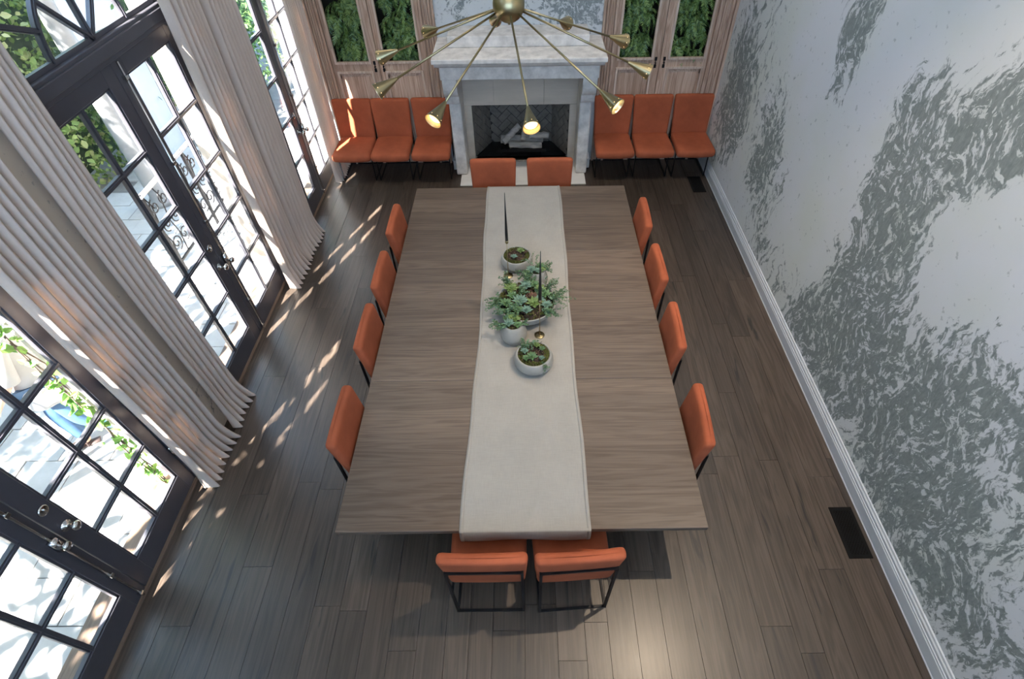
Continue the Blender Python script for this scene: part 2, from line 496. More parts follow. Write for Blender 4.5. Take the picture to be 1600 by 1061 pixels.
M['mural_l'] = mural('worn_plaster_piers', LW, (0.64, 0.55, 0.45), (0.67, 0.58, 0.48), (0.15, 0.14, 0.13), (0.24, 0.22, 0.20), 1.2, 'yz')

# ------------------------------------------------------------------ geometry helpers
class G:
    def __init__(self):
        self.v, self.f = [], []
    def add(self, v, f):
        n = len(self.v)
        self.v += [tuple(p) for p in v]
        self.f += [tuple(i + n for i in q) for q in f]
        return self
    def box(self, x0, x1, y0, y1, z0, z1, m=None):
        v = [(x, y, z) for x in (x0, x1) for y in (y0, y1) for z in (z0, z1)]
        f = [(0, 1, 3, 2), (4, 6, 7, 5), (0, 4, 5, 1), (2, 3, 7, 6), (0, 2, 6, 4), (1, 5, 7, 3)]
        if m is not None:
            v = [m @ Vector(p) for p in v]
        return self.add(v, f)
    def bar(self, a, b, w, h=None, up=(0, 0, 1)):
        """square bar from a to b"""
        h = h or w
        a, b = Vector(a), Vector(b)
        d = (b - a).normalized()
        u = Vector(up)
        if abs(d.dot(u)) > 0.95:
            u = Vector((0, 1, 0))
        s = d.cross(u).normalized()
        t = s.cross(d)
        v = [p + s * (i * w / 2) + t * (j * h / 2) for p in (a, b) for (i, j) in ((-1, -1), (1, -1), (1, 1), (-1, 1))]
        return self.add(v, [(3, 2, 1, 0), (4, 5, 6, 7), (0, 1, 5, 4), (1, 2, 6, 5), (2, 3, 7, 6), (3, 0, 4, 7)])
    def tube(self, pts, r, n=8, cap=True):
        pts = [Vector(p) for p in pts]
        rs = r if isinstance(r, (list, tuple)) else [r] * len(pts)
        rings, prev = [], None
        for i, p in enumerate(pts):
            d = (pts[min(i + 1, len(pts) - 1)] - pts[max(i - 1, 0)]).normalized()
            if prev is None:
                u = Vector((0, 0, 1)) if abs(d.z) < 0.9 else Vector((1, 0, 0))
                s = d.cross(u).normalized()
            else:
                s = (prev - d * prev.dot(d)).normalized()
            prev = s
            t = d.cross(s)
            rings.append([p + (s * cos(2 * pi * k / n) + t * sin(2 * pi * k / n)) * rs[i] for k in range(n)])
        v = [q for ring in rings for q in ring]
        f = []
        for i in range(len(pts) - 1):
            for k in range(n):
                a, b_ = i * n + k, i * n + (k + 1) % n
                f.append((a, b_, b_ + n, a + n))
        if cap:
            f.append(tuple(range(n))[::-1])
            f.append(tuple(range((len(pts) - 1) * n, len(pts) * n)))
        return self.add(v, f)
    def lathe(self, prof, n=24, c=(0, 0, 0), m=None):
        v, f = [], []
        for (r, z) in prof:
            for k in range(n):
                p = Vector((r * cos(2 * pi * k / n), r * sin(2 * pi * k / n), z))
                p = m @ p if m is not None else p + Vector(c)
                v.append(p)
        for i in range(len(prof) - 1):
            for k in range(n):
                a, b_ = i * n + k, i * n + (k + 1) % n
                f.append((a, b_, b_ + n, a + n))
        return self.add(v, f)
    def prism(self, poly, lo, hi, axis='x'):
        """polygon (two coordinates) extruded along axis"""
        n = len(poly)
        def P(a, b, t):
            return {'x': (t, a, b), 'y': (a, t, b), 'z': (a, b, t)}[axis]
        v = [P(a, b, lo) for a, b in poly] + [P(a, b, hi) for a, b in poly]
        f = [tuple(range(n))[::-1], tuple(range(n, 2 * n))]
        f += [(i, (i + 1) % n, n + (i + 1) % n, n + i) for i in range(n)]
        return self.add(v, f)
    def build(self, name, mat, parent=None, smooth=False, bevel=0, seg=2, loc=None):
        me = bpy.data.meshes.new(name)
        me.from_pydata(self.v, [], self.f)
        bm = bmesh.new()
        bm.from_mesh(me)
        bmesh.ops.recalc_face_normals(bm, faces=bm.faces)
        bm.to_mesh(me)
        bm.free()
        if smooth:
            me.polygons.foreach_set('use_smooth', [True] * len(me.polygons))
        if isinstance(mat, str):
            mat = M[mat]
        me.materials.append(mat)
        o = bpy.data.objects.new(name, me)
        COL.objects.link(o)
        if parent is not None:
            o.parent = parent
        if loc is not None:
            o.location = loc
        if bevel:
            b = o.modifiers.new('bevel', 'BEVEL')
            b.width = bevel
            b.segments = seg
            b.limit_method = 'ANGLE'
        return o

def raw(name, v, f, mat, parent=None, smooth=False):
    me = bpy.data.meshes.new(name)
    me.from_pydata(v, [], f)
    if smooth:
        me.polygons.foreach_set('use_smooth', [True] * len(me.polygons))
    me.materials.append(M[mat] if isinstance(mat, str) else mat)
    o = bpy.data.objects.new(name, me)
    COL.objects.link(o)
    if parent is not None:
        o.parent = parent
    return o

def rbox(a, b, c, r, n=10, deform=None):
    """rounded box as a closed quad mesh, optionally deformed; returns G"""
    g = G()
    def ts(h):
        k = max(3, n)
        e = max(0.0, h - r)
        inner = [-e + 2 * e * i / 6 for i in range(7)]
        lo = [-h + r * (1 - cos(pi / 2 * i / 3)) * 1.0 for i in range(3)]
        return lo + inner + [-t for t in lo[::-1]]
    X, Y, Z = ts(a), ts(b), ts(c)
    idx = {}
    def vert(x, y, z):
        key = (round(x, 5), round(y, 5), round(z, 5))
        if key in idx:
            return idx[key]
        q = Vector((x, y, z))
        i = Vector((max(-(a - r), min(a - r, x)), max(-(b - r), min(b - r, y)), max(-(c - r), min(c - r, z))))
        d = q - i
        p = i + d.normalized() * r if d.length > 1e-9 else q
        if deform:
            p = deform(p)
        idx[key] = len(g.v)
        g.v.append(tuple(p))
        return idx[key]
    def face(U, V, fn):
        for i in range(len(U) - 1):
            for j in range(len(V) - 1):
                g.f.append((vert(*fn(U[i], V[j])), vert(*fn(U[i + 1], V[j])), vert(*fn(U[i + 1], V[j + 1])), vert(*fn(U[i], V[j + 1]))))
    for s in (-1, 1):
        face(X, Y, lambda u, w: (u, w, s * c))
        face(X, Z, lambda u, w: (u, s * b, w))
        face(Y, Z, lambda u, w: (s * a, u, w))
    return g

def thing(name, label, cat, loc=(0, 0, 0), rz=0, group=None, kind=None):
    o = bpy.data.objects.new(name, None)
    o.empty_display_size = 0.1
    COL.objects.link(o)
    o.location = loc
    o.rotation_euler = (0, 0, rz)
    return tag(o, label, cat, group, kind)

def tag(o, label, cat, group=None, kind=None):
    o['label'] = label
    o['category'] = cat
    if group:
        o['group'] = group
    if kind:
        o['kind'] = kind
    return o

def struct(o, label=None):
    o['kind'] = 'structure'
    if label:
        o['label'] = label
    return o

def sroot(name, label=None, loc=(0, 0, 0)):
    o = bpy.data.objects.new(name, None)
    COL.objects.link(o)
    o.location = loc
    return struct(o, label)

def copy_tree(src, parent=None):
    c = src.copy()
    COL.objects.link(c)
    c.parent = parent
    for ch in list(src.children):
        copy_tree(ch, c)
    return c

# ------------------------------------------------------------------ room shell
YB = 7.22        # back wall face
XR = 2.605       # right wall face
XL = -2.735      # left wall face
YF = -2.2        # wall behind the camera
ZC = 6.0         # ceiling

floor = struct(G().box(-2.78, XR + 0.1, YF, YB + 0.6, -0.06, -0.022).build('floor', 'sub'), 'dark smoked oak plank floor of the dining room')
rng = random.Random(3)
x = -2.76
while x < XR - 0.02:
    w = rng.choice((0.16, 0.19, 0.19, 0.22))
    x1 = min(x + w, XR)
    y = YF + 0.01
    first = True
    while y < YB - 0.01:
        ln = rng.uniform(1.3, 2.5) * (rng.uniform(0.3, 1) if first else 1)
        first = False
        y1 = min(y + ln, YB)
        if y1 > 0.0 or True:
            G().box(-(x1 - x) / 2 + 0.0013, (x1 - x) / 2 - 0.0013, -(y1 - y) / 2 + 0.0012, (y1 - y) / 2 - 0.0012, -0.022, rng.uniform(-0.0012, 0.0)).build(
                'plank', 'floor', floor, loc=((x + x1) / 2, (y + y1) / 2, 0))
        y = y1
    x = x1

struct(G().box(XR, XR + 0.2, YF - 0.2, YB + 0.6, -0.06, ZC).build('wall_right', 'mural_r'), 'tall right wall of pale plaster with grey-green scraped patches')
fw0, fw1, fz0, fz1 = FILL_FRONT_WIN
struct(G().box(-3.2, XR + 0.2, YF - 0.2, YF, -0.06, fz0).box(-3.2, XR + 0.2, YF - 0.2, YF, fz1, ZC).box(-3.2, fw0, YF - 0.2, YF, fz0, fz1).box(fw1, XR + 0.2, YF - 0.2, YF, fz0, fz1).build('wall_front', 'plain'), 'plain plaster wall behind the viewer')
SK = (-1.5, 1.5, -1.3, 1.5)      # made-up frosted rooflight, added as soft overhead fill
cg = G().box(-3.2, SK[0], YF - 0.2, YB + 0.9, ZC, ZC + 0.2).box(SK[1], XR + 0.2, YF - 0.2, YB + 0.9, ZC, ZC + 0.2)
cg.box(SK[0], SK[1], YF - 0.2, SK[2], ZC, ZC + 0.2).box(SK[0], SK[1], SK[3], YB + 0.9, ZC, ZC + 0.2)
struct(cg.build('ceiling', 'ceil'), 'high white ceiling of the double-height room')
sky_root = sroot('window_5', 'added frosted fill rooflight above the viewer')
G().box(SK[0], SK[1], SK[2], SK[3], ZC + 0.14, ZC + 0.15).build('glass_pane', 'frost', sky_root)
for k in range(1, 4):
    xx = SK[0] + (SK[1] - SK[0]) * k / 4
    G().box(xx - 0.02, xx + 0.02, SK[2], SK[3], ZC + 0.08, ZC + 0.138).build('glazing_bar', 'white', sky_root)
# back wall: one mesh with the chimney breast between the two cabinet recesses and a hole for the firebox
wb = G()
CX0, CX1 = -1.07, 0.985
wb.box(CX0, -0.713, YB, YB + 0.6, 0, 3.3)
wb.box(0.63, CX1, YB, YB + 0.6, 0, 3.3)
wb.box(-0.713, 0.63, YB, YB + 0.6, 0.852, 3.3)
wb.box(-3.0, XR, YB, YB + 0.6, 3.3, ZC)
wb.box(-3.0, -2.62, YB, YB + 0.6, 0, 3.3)
wb.box(-3.0, XR + 0.2, YB + 0.6, YB + 0.8, -0.06, ZC)
struct(wb.build('wall_back', 'mural_b'), 'back wall with chimney breast in blue-grey worn plaster')

# left wall: piers between the doors and the wall above the arched transoms, one mesh
HW = 0.90        # half width of each opening
ZT = 2.81        # springing of the arch
def wall_left():
    g = G()
    xa, xb = -3.06, XL
    edges = [YF - 0.2]
    for d in DOOR_Y:
        edges += [d - HW, d + HW]
    edges.append(YB + 0.05)
    for i in range(0, len(edges), 2):
        if edges[i + 1] - edges[i] > 0.005:
            g.box(xa, xb, edges[i], edges[i + 1], -0.06, ZC)
    n = 24
    for d in DOOR_Y:
        for k in range(n):
            a0, a1 = pi * k / n, pi * (k + 1) / n
            ya, za = d - HW * cos(a0), ZT + HW * sin(a0)
            yb, zb = d - HW * cos(a1), ZT + HW * sin(a1)
            v = [(X, *p) for X in (xa, xb) for p in ((ya, za), (yb, zb), (yb, 4.0), (ya, 4.0))]
            g.add(v, [(0, 1, 2, 3), (7, 6, 5, 4), (0, 4, 5, 1)])
        g.box(xa, xb, d - HW, d + HW, 4.0, FILL_UPPER_Z[0])
        g.box(xa, xb, d - HW, d + HW, FILL_UPPER_Z[1], ZC)
        g.box(xa, xb, d - HW, d - 0.75, *FILL_UPPER_Z)
        g.box(xa, xb, d + 0.75, d + HW, *FILL_UPPER_Z)
    return g
struct(wall_left().build('wall_left', 'mural_l'), 'left wall of worn plaster with three arched French doors')

# baseboard on the right wall: stepped profile
bb = sroot('baseboard_right', 'grey-white stepped skirting board along the right wall')
prof = [(0, 0), (-0.030, 0), (-0.030, 0.006), (-0.026, 0.012), (-0.026, 0.105), (-0.022, 0.112), (-0.022, 0.125), (-0.017, 0.130), (-0.017, 0.150), (-0.010, 0.160), (-0.008, 0.175), (0, 0.182)]
G().prism([(XR + a, b) for a, b in prof], YF, YB, 'y').build('board', 'white', bb)

# ------------------------------------------------------------------ French doors
LEAF_Z0, LEAF_Z1 = 0.012, 2.665
G_Z0, G_Z1 = 0.22, 2.552
def french_door(n, yc):
    root = sroot('door_%d' % n, ['near', 'middle', 'far'][n - 1] + ' charcoal glazed French door with arched transom', (DOOR_X, yc, 0))
    # outer frame and threshold
    g = G()
    for s in (-1, 1):
        g.box(-0.09, 0.035, s * 0.868 if s > 0 else -HW, HW if s > 0 else -0.868, 0, ZT)
    g.box(-0.07, 0.04, -0.868, 0.868, 2.668, 2.80)
    g.box(-0.07, 0.052, -0.868, 0.868, 2.70, 2.775)
    nseg = 32
    for k in range(nseg):
        a0, a1 = pi * k / nseg, pi * (k + 1) / nseg
        P = [(r * cos(a), ZT + r * sin(a)) for a in (a0, a1) for r in (HW - 0.075, HW)]
        v = [(X, *P[i]) for X in (-0.09, 0.035) for i in (0, 1, 3, 2)]
        g.add(v, [(0, 1, 2, 3), (7, 6, 5, 4), (0, 4, 5, 1), (1, 5, 6, 2), (2, 6, 7, 3), (3, 7, 4, 0)])
    g.build('door_frame', 'charcoal', root, bevel=0.004, seg=1)
    th = G().box(-0.30, 0.0, -HW, HW, -0.06, 0.004).box(0.0, 0.042, -HW, HW, -0.02, 0.010).build('threshold', 'sill', root)
    # two leaves
    ws, wm, wc = 0.136, 0.118, 0.121
    for s in (-1, 1):
        y_out, y_in = s * 0.866, s * 0.003
        gi, go = s * 0.122, s * 0.766
        lf = G()
        def bx(a, b, z0, z1, x0=-0.03, x1=0.018):
            lf.box(x0, x1, min(a, b), max(a, b), z0, z1)
        bx(y_in, gi, LEAF_Z0, LEAF_Z1)
        bx(go, y_out, LEAF_Z0, LEAF_Z1)
        bx(gi, go, LEAF_Z0, G_Z0)
        bx(gi, go, G_Z1, LEAF_Z1)
        leaf = lf.build('door_leaf', 'charcoal', root, bevel=0.003, seg=1)
        # glazing beads round the glass
        bd = G()
        for (a, b, z0, z1) in ((gi, gi + s * 0.014, G_Z0, G_Z1), (go - s * 0.014, go, G_Z0, G_Z1), (gi, go, G_Z0, G_Z0 + 0.014), (gi, go, G_Z1 - 0.014, G_Z1)):
            bd.box(-0.02, 0.010, min(a, b), max(a, b), z0, z1)
        bd.build('glazing_bead', 'charcoal', leaf)
        # muntins with a raised bead
        ym = (gi + go) / 2
        def muntin(name, vertical, pos):
            mg = G()
            if vertical:
                mg.box(-0.022, 0.006, pos - 0.019, pos + 0.019, G_Z0, G_Z1)
                mg.box(-0.020, 0.015, pos - 0.008, pos + 0.008, G_Z0, G_Z1)
            else:
                a, b = min(gi, go), max(gi, go)
                mg.box(-0.0215, 0.0065, a, b, pos - 0.019, pos + 0.019)
                mg.box(-0.020, 0.0155, a, b, pos - 0.008, pos + 0.008)
            return mg.build('muntin', 'charcoal', leaf)
        muntin('m', True, ym)
        dz = (G_Z1 - G_Z0) / 5
        for i in range(1, 5):
            muntin('m', False, G_Z0 + i * dz)
        for i in range(5):
            for (a, b) in ((gi, ym), (ym, go)):
                G().box(-0.009, -0.005, min(a, b) + 0.002, max(a, b) - 0.002, G_Z0 + i * dz + 0.002, G_Z0 + (i + 1) * dz - 0.002).build('glass_pane', 'glass', leaf)
        # hinges on the outer stile
        for hz in (0.42, 1.35, 2.25):
            G().tube([(0.03, s * 0.868, hz - 0.055), (0.03, s * 0.868, hz + 0.055)], 0.008, 8).build('hinge', 'nickel', leaf, True)
        bolt_side = -1 if n == 1 else 1
        if s == bolt_side:
            yy = s * 0.055
            rod = G().tube([(0.035, yy, 0.02), (0.035, yy, LEAF_Z1 - 0.01)], 0.009, 10)
            rod.build('bolt_rod', 'nickel', leaf, True)
            for kz in (0.06, 0.42, 1.35, 1.9, 2.55):
                G().box(0.018, 0.05, yy - 0.016, yy + 0.016, kz - 0.014, kz + 0.014).build('rod_guide', 'nickel', leaf, bevel=0.003)
            mq = Matrix.Translation((0.018, yy, 0.93)) @ Matrix.Rotation(radians(90), 4, 'Y')
            G().box(0.018, 0.052, yy - 0.022, yy + 0.022, 0.89, 1.00).lathe([(0.0001, 0), (0.012, 0), (0.010, 0.045), (0.022, 0.055), (0.029, 0.068), (0.024, 0.080), (0.0001, 0.084)], 18, m=mq).build('bolt_knob', 'nickel', leaf, True)
        else:
            yy = s * 0.062
            mq = Matrix.Translation((0.018, yy, 0.945)) @ Matrix.Rotation(radians(90), 4, 'Y')
            G().lathe([(0.0001, 0), (0.036, 0), (0.036, 0.006), (0.014, 0.010), (0.011, 0.04), (0.024, 0.05), (0.031, 0.064), (0.024, 0.078), (0.0001, 0.082)], 20, m=mq).build('door_knob', 'nickel', leaf, True)
            mq = Matrix.Translation((0.018, yy, 1.15)) @ Matrix.Rotation(radians(90), 4, 'Y')
            G().lathe([(0.0001, 0), (0.034, 0), (0.034, 0.010), (0.028, 0.014), (0.0001, 0.014)], 20, m=mq).box(0.030, 0.040, yy - 0.004, yy + 0.004, 1.13, 1.17).build('deadbolt', 'nickel', leaf, True)
    # fan transom
    tr = G()
    zc0 = 2.815
    ri, ro = 0.42, HW - 0.08
    tr.box(-0.022, 0.006, -ro, ro, 2.80, 2.83)
    for k in range(nseg // 1):
        a0, a1 = pi * k / nseg, pi * (k + 1) / nseg
        for (wd, x0, x1) in ((0.017, -0.022, 0.006), (0.008, -0.02, 0.016)):
            P = [(r * cos(a), zc0 + r * sin(a)) for a in (a0, a1) for r in (ri - wd, ri + wd)]
            v = [(X, *P[i]) for X in (x0, x1) for i in (0, 1, 3, 2)]
            tr.add(v, [(0, 1, 2, 3), (7, 6, 5, 4), (0, 4, 5, 1), (1, 5, 6, 2), (2, 6, 7, 3), (3, 7, 4, 0)])
    tro = tr.build('transom', 'charcoal', root)
    for (deg, r0, r1) in [(45, 0, ri), (90, 0, ri), (135, 0, ri)] + [(d_, ri, ro) for d_ in (22.5, 67.5, 112.5, 157.5)]:
        a = radians(deg)
        bg_ = G()
        bg_.bar((-0.008, r0 * cos(a), zc0 + r0 * sin(a)), (-0.008, r1 * cos(a), zc0 + r1 * sin(a)), 0.034, 0.028, (1, 0, 0))
        bg_.bar((-0.002, r0 * cos(a), zc0 + r0 * sin(a)), (-0.002, r1 * cos(a), zc0 + r1 * sin(a)), 0.014, 0.034, (1, 0, 0))
        bg_.build('glazing_bar', 'charcoal', tro)
    panes = [(45 * k, 45 * (k + 1), 0.0, ri) for k in range(4)] + [(a_, b_, ri, ro) for a_, b_ in ((0, 22.5), (22.5, 67.5), (67.5, 112.5), (112.5, 157.5), (157.5, 180))]
    for (a0, a1, r0, r1) in panes:
        if True:
            pts = []
            m_ = 8
            for j in range(m_ + 1):
                a = radians(a0 + (a1 - a0) * j / m_)
                pts.append((r1 * cos(a), zc0 + r1 * sin(a)))
            if r0 > 0:
                for j in range(m_, -1, -1):
                    a = radians(a0 + (a1 - a0) * j / m_)
                    pts.append((r0 * cos(a), zc0 + r0 * sin(a)))
            else:
                pts.append((0, zc0))
            G().prism(pts, -0.009, -0.005, 'x').build('glass_pane', 'glass', tro)
    return root
for i, d in enumerate(DOOR_Y):
    french_door(i + 1, d)

# added fill windows: upper row over the doors, wide one behind the viewer
def fill_sash(name, label, loc, w, h, cols, rows, axis):
    root = sroot(name, label, loc)
    def bx(g, u0, u1, z0, z1, t0, t1):
        return g.box(t0, t1, u0, u1, z0, z1) if axis == 'y' else g.box(u0, u1, t0, t1, z0, z1)
    g = G()
    for (u0, u1, z0, z1) in ((-w / 2, -w / 2 + 0.06, 0, h), (w / 2 - 0.06, w / 2, 0, h), (-w / 2 + 0.06, w / 2 - 0.06, 0, 0.06), (-w / 2 + 0.06, w / 2 - 0.06, h - 0.06, h)):
        bx(g, u0, u1, z0, z1, -0.03, 0.03)
    g.build('window_frame', 'charcoal', root)
    for k in range(1, cols):
        u = -w / 2 + w * k / cols
        bx(G(), u - 0.015, u + 0.015, 0.06, h - 0.06, -0.015, 0.015).build('muntin', 'charcoal', root)
    for k in range(1, rows):
        z = h * k / rows
        bx(G(), -w / 2 + 0.06, w / 2 - 0.06, z - 0.015, z + 0.015, -0.016, 0.016).build('muntin', 'charcoal', root)
    bx(G(), -w / 2 + 0.05, w / 2 - 0.05, 0.05, h - 0.05, -0.002, 0.002).build('glass_pane', 'glass', root)
for i, d in enumerate(DOOR_Y):
    fill_sash('window_%d' % (i + 1), 'added fill window over the %s French door' % ('near', 'middle', 'far')[i], (DOOR_X, d, FILL_UPPER_Z[0]), 1.5, FILL_UPPER_Z[1] - FILL_UPPER_Z[0], 3, 2, 'y')
fill_sash('window_4', 'wide added fill window behind the viewer', ((fw0 + fw1) / 2, YF - 0.1, fz0), fw1 - fw0, fz1 - fz0, 5, 3, 'x')
# added unseen eaves that keep the high sun out of the fill windows
struct(G().box(-3.7, -3.0, YF - 2.9, YB + 1.2, ZC + 0.02, ZC + 0.14).box(-3.0, XR + 1.0, YF - 2.9, YF - 0.2, ZC + 0.02, ZC + 0.14).build('sun_block_eaves', 'white'), 'added sun-blocking eaves over the garden front')

# ------------------------------------------------------------------ curtains
def curtain(y0, y1, xc, amp, nf, label, seed, ztop=4.35, flare=0.055, yflare=0.04):
    r = random.Random(seed)
    nu, nz = nf * 14, 30
    ph = [r.uniform(-0.5, 0.5) for _ in range(nf + 2)]
    am = [r.uniform(0.7, 1.15) for _ in range(nf + 2)]
    zs = [0.004 + (ztop - 0.004) * (j / nz) ** 1.9 for j in range(nz + 1)]
    v, f = [], []
    drift = [r.uniform(-1, 1) for _ in range(4)]
    for j, z in enumerate(zs):
        low = max(0.0, 1 - z / 0.35) ** 2
        mid = 0.012 * sin(z * 1.7 + seed)
        for i in range(nu + 1):
            u = i / nu
            k = u * nf
            q = int(k)
            fr = k - q
            a = am[q] * (1 - fr) + am[q + 1] * fr
            p = ph[q] * (1 - fr) + ph[q + 1] * fr
            s = 2 * abs(sin(pi * k + 0.5 * p + 0.12 * sin(z * 0.9 + q))) ** 0.62 - 1
            y = y0 + (y1 - y0) * u + mid - (0.5 - u) * 2 * yflare * low
            xx = xc + amp * a * s * (1 + 0.35 * low) + flare * low * (0.6 + 0.4 * s) + 0.01 * sin(u * 7 + z * 0.8 + seed)
            v.append((xx, y, z + 0.022 * low * (1 - s)))
    n1 = nu + 1
    for j in range(nz):
        for i in range(nu):
            a = j * n1 + i
            f.append((a, a + 1, a + n1 + 1, a + n1))
    t = thing('curtain', label, 'curtain', group='floor length linen curtains')
    o = raw('drape', v, f, 'curtain', t, True)
    sd = o.modifiers.new('hem', 'SOLIDIFY')
    sd.thickness = 0.0015
    for q in range(nf + 1):
        yy = y0 + (y1 - y0) * q / nf
        ring = [(xc + 0.024 * cos(2 * pi * k / 10), yy, ztop + 0.022 + 0.024 * sin(2 * pi * k / 10)) for k in range(11)]
        G().tube(ring, 0.003, 5, False).build('curtain_ring', 'iron', t, True)
    return t
curtain(2.03, 2.49, -2.655, 0.034, 8, 'pale linen curtain with sunlit stripe hanging beside the nearest French door', 1)
curtain(2.61, 2.94, -2.660, 0.030, 6, 'beige linen curtain at the near side of the middle French door', 2)
curtain(4.45, 4.94, -2.655, 0.045, 7, 'bright sunlit linen curtain at the far side of the middle French door', 3)
curtain(4.99, 5.53, -2.650, 0.045, 8, 'wide beige linen curtain at the near side of the far French door', 4)
curtain(6.68, 7.16, -2.650, 0.030, 9, 'blown-out white linen curtain in the corner beside the wood cabinet', 5)
for i, (a, b, lb) in enumerate(((-0.2, 2.58, 'nearest'), (2.60, 5.05, 'middle'), (5.06, 7.19, 'far'))):
    t = thing('curtain_rod', 'black iron curtain rod above the %s French door' % lb, 'curtain rod', group='curtain rods')
    G().tube([(-2.655, a, 4.393), (-2.655, b, 4.393)], 0.013, 10).build('rod', 'iron', t, True)
    for yy in (a + 0.02, b - 0.02):
        G().bar((-2.74, yy, 4.393), (-2.655, yy, 4.393), 0.012).build('bracket', 'iron', t)

# ------------------------------------------------------------------ fireplace
FP = thing('fireplace', 'pale carved limestone fireplace with deep mantel shelf on the back wall', 'fireplace')
def fp(g, name, mat='stone', bevel=0.006, smooth=False):
    return g.build(name, mat, FP, smooth, bevel)
fp(G().box(-1.07, 0.985, 6.46, YB, 1.635, 1.69), 'mantel_shelf', bevel=0.010)
fp(G().prism([(6.54, 1.575), (6.50, 1.60), (6.475, 1.635), (YB, 1.635), (YB, 1.575)], -1.045, 0.96, 'x'), 'cove_moulding', bevel=0)
fp(G().box(-0.905, 0.80, 6.83, YB, 1.69, 1.815), 'raised_block', bevel=0.012)
fp(G().box(-1.0, 0.915, 6.565, YB - 0.06, 1.42, 1.575), 'lintel', bevel=0.008)
for x0, x1 in ((-0.965, -0.81), (0.725, 0.88)):
    leg = fp(G().box(x0, x1, 6.80, YB - 0.06, 0.02, 1.05), 'jamb', bevel=0.02)
    # corbel: S-curved profile in (y, z)
    pts = [(YB - 0.06, 1.42), (6.575, 1.42), (6.575, 1.36)]
    for k in range(9):
        a = pi / 2 * k / 8
        pts.append((6.575 + 0.11 * (1 - cos(a)) * 1.0, 1.36 - 0.18 * sin(a)))
    for k in range(9):
        a = pi * k / 8
        pts.append((6.685 + 0.055 * (1 - cos(a)), 1.18 - 0.12 * sin(a)))
    pts += [(6.80, 1.12), (6.80, 1.05), (YB - 0.06, 1.05)]
    cx0, cx1 = (x0 - 0.02, x1) if x0 < 0 else (x0, x1 + 0.02)
    fp(G().prism(pts, cx0, cx1, 'x'), 'corbel', bevel=0.004)
    s = -1 if x0 < 0 else 1
    fp(G().box(*(sorted((s * 0.0 + (x0 if s < 0 else x1), (x0 if s < 0 else x1) + s * 0.055))), 6.95, YB - 0.06, 0.02, 0.16), 'plinth_block', 'white', 0.003)
# honed limestone slip around the firebox
ys0, ys1 = YB - 0.06, YB
for (a, b, z0, z1) in ((-0.83, -0.713, 0.02, 0.852), (0.63, 0.745, 0.02, 0.852), (-0.83, -0.40, 0.854, 1.43), (-0.398, 0.275, 0.854, 1.43), (0.277, 0.745, 0.854, 1.43), (-0.711, 0.628, 0.02, 0.075)):
    fp(G().box(a, b, ys0, ys1, z0, z1), 'stone_slab', 'slip', 0.002)
# firebox: soot-dark shell with herringbone fire brick
FBX0, FBX1, FBZ0, FBZ1 = -0.713, 0.63, 0.075, 0.852
BX0, BX1, YI = -0.50, 0.42, YB + 0.44
sh = G()
sh.add([(FBX0, YB, FBZ0), (BX0, YI, FBZ0), (BX0, YI, FBZ1 + 0.1), (FBX0, YB, FBZ1 + 0.1), (FBX1, YB, FBZ0), (BX1, YI, FBZ0), (BX1, YI, FBZ1 + 0.1), (FBX1, YB, FBZ1 + 0.1)],
       [(0, 1, 2, 3), (1, 5, 6, 2), (5, 4, 7, 6), (3, 2, 6, 7)])
firebox = sh.build('firebox', 'soot', FP)
G().add([(FBX0, YB - 0.06, FBZ0), (FBX1, YB - 0.06, FBZ0), (BX1, YI, FBZ0), (BX0, YI, FBZ0), (FBX0, YB - 0.06, FBZ0 - 0.03), (FBX1, YB - 0.06, FBZ0 - 0.03), (BX1, YI, FBZ0 - 0.03), (BX0, YI, FBZ0 - 0.03)],
        [(0, 1, 2, 3), (7, 6, 5, 4), (0, 4, 5, 1), (1, 5, 6, 2), (2, 6, 7, 3), (3, 7, 4, 0)]).build('firebox_floor', 'fireglass', FP)
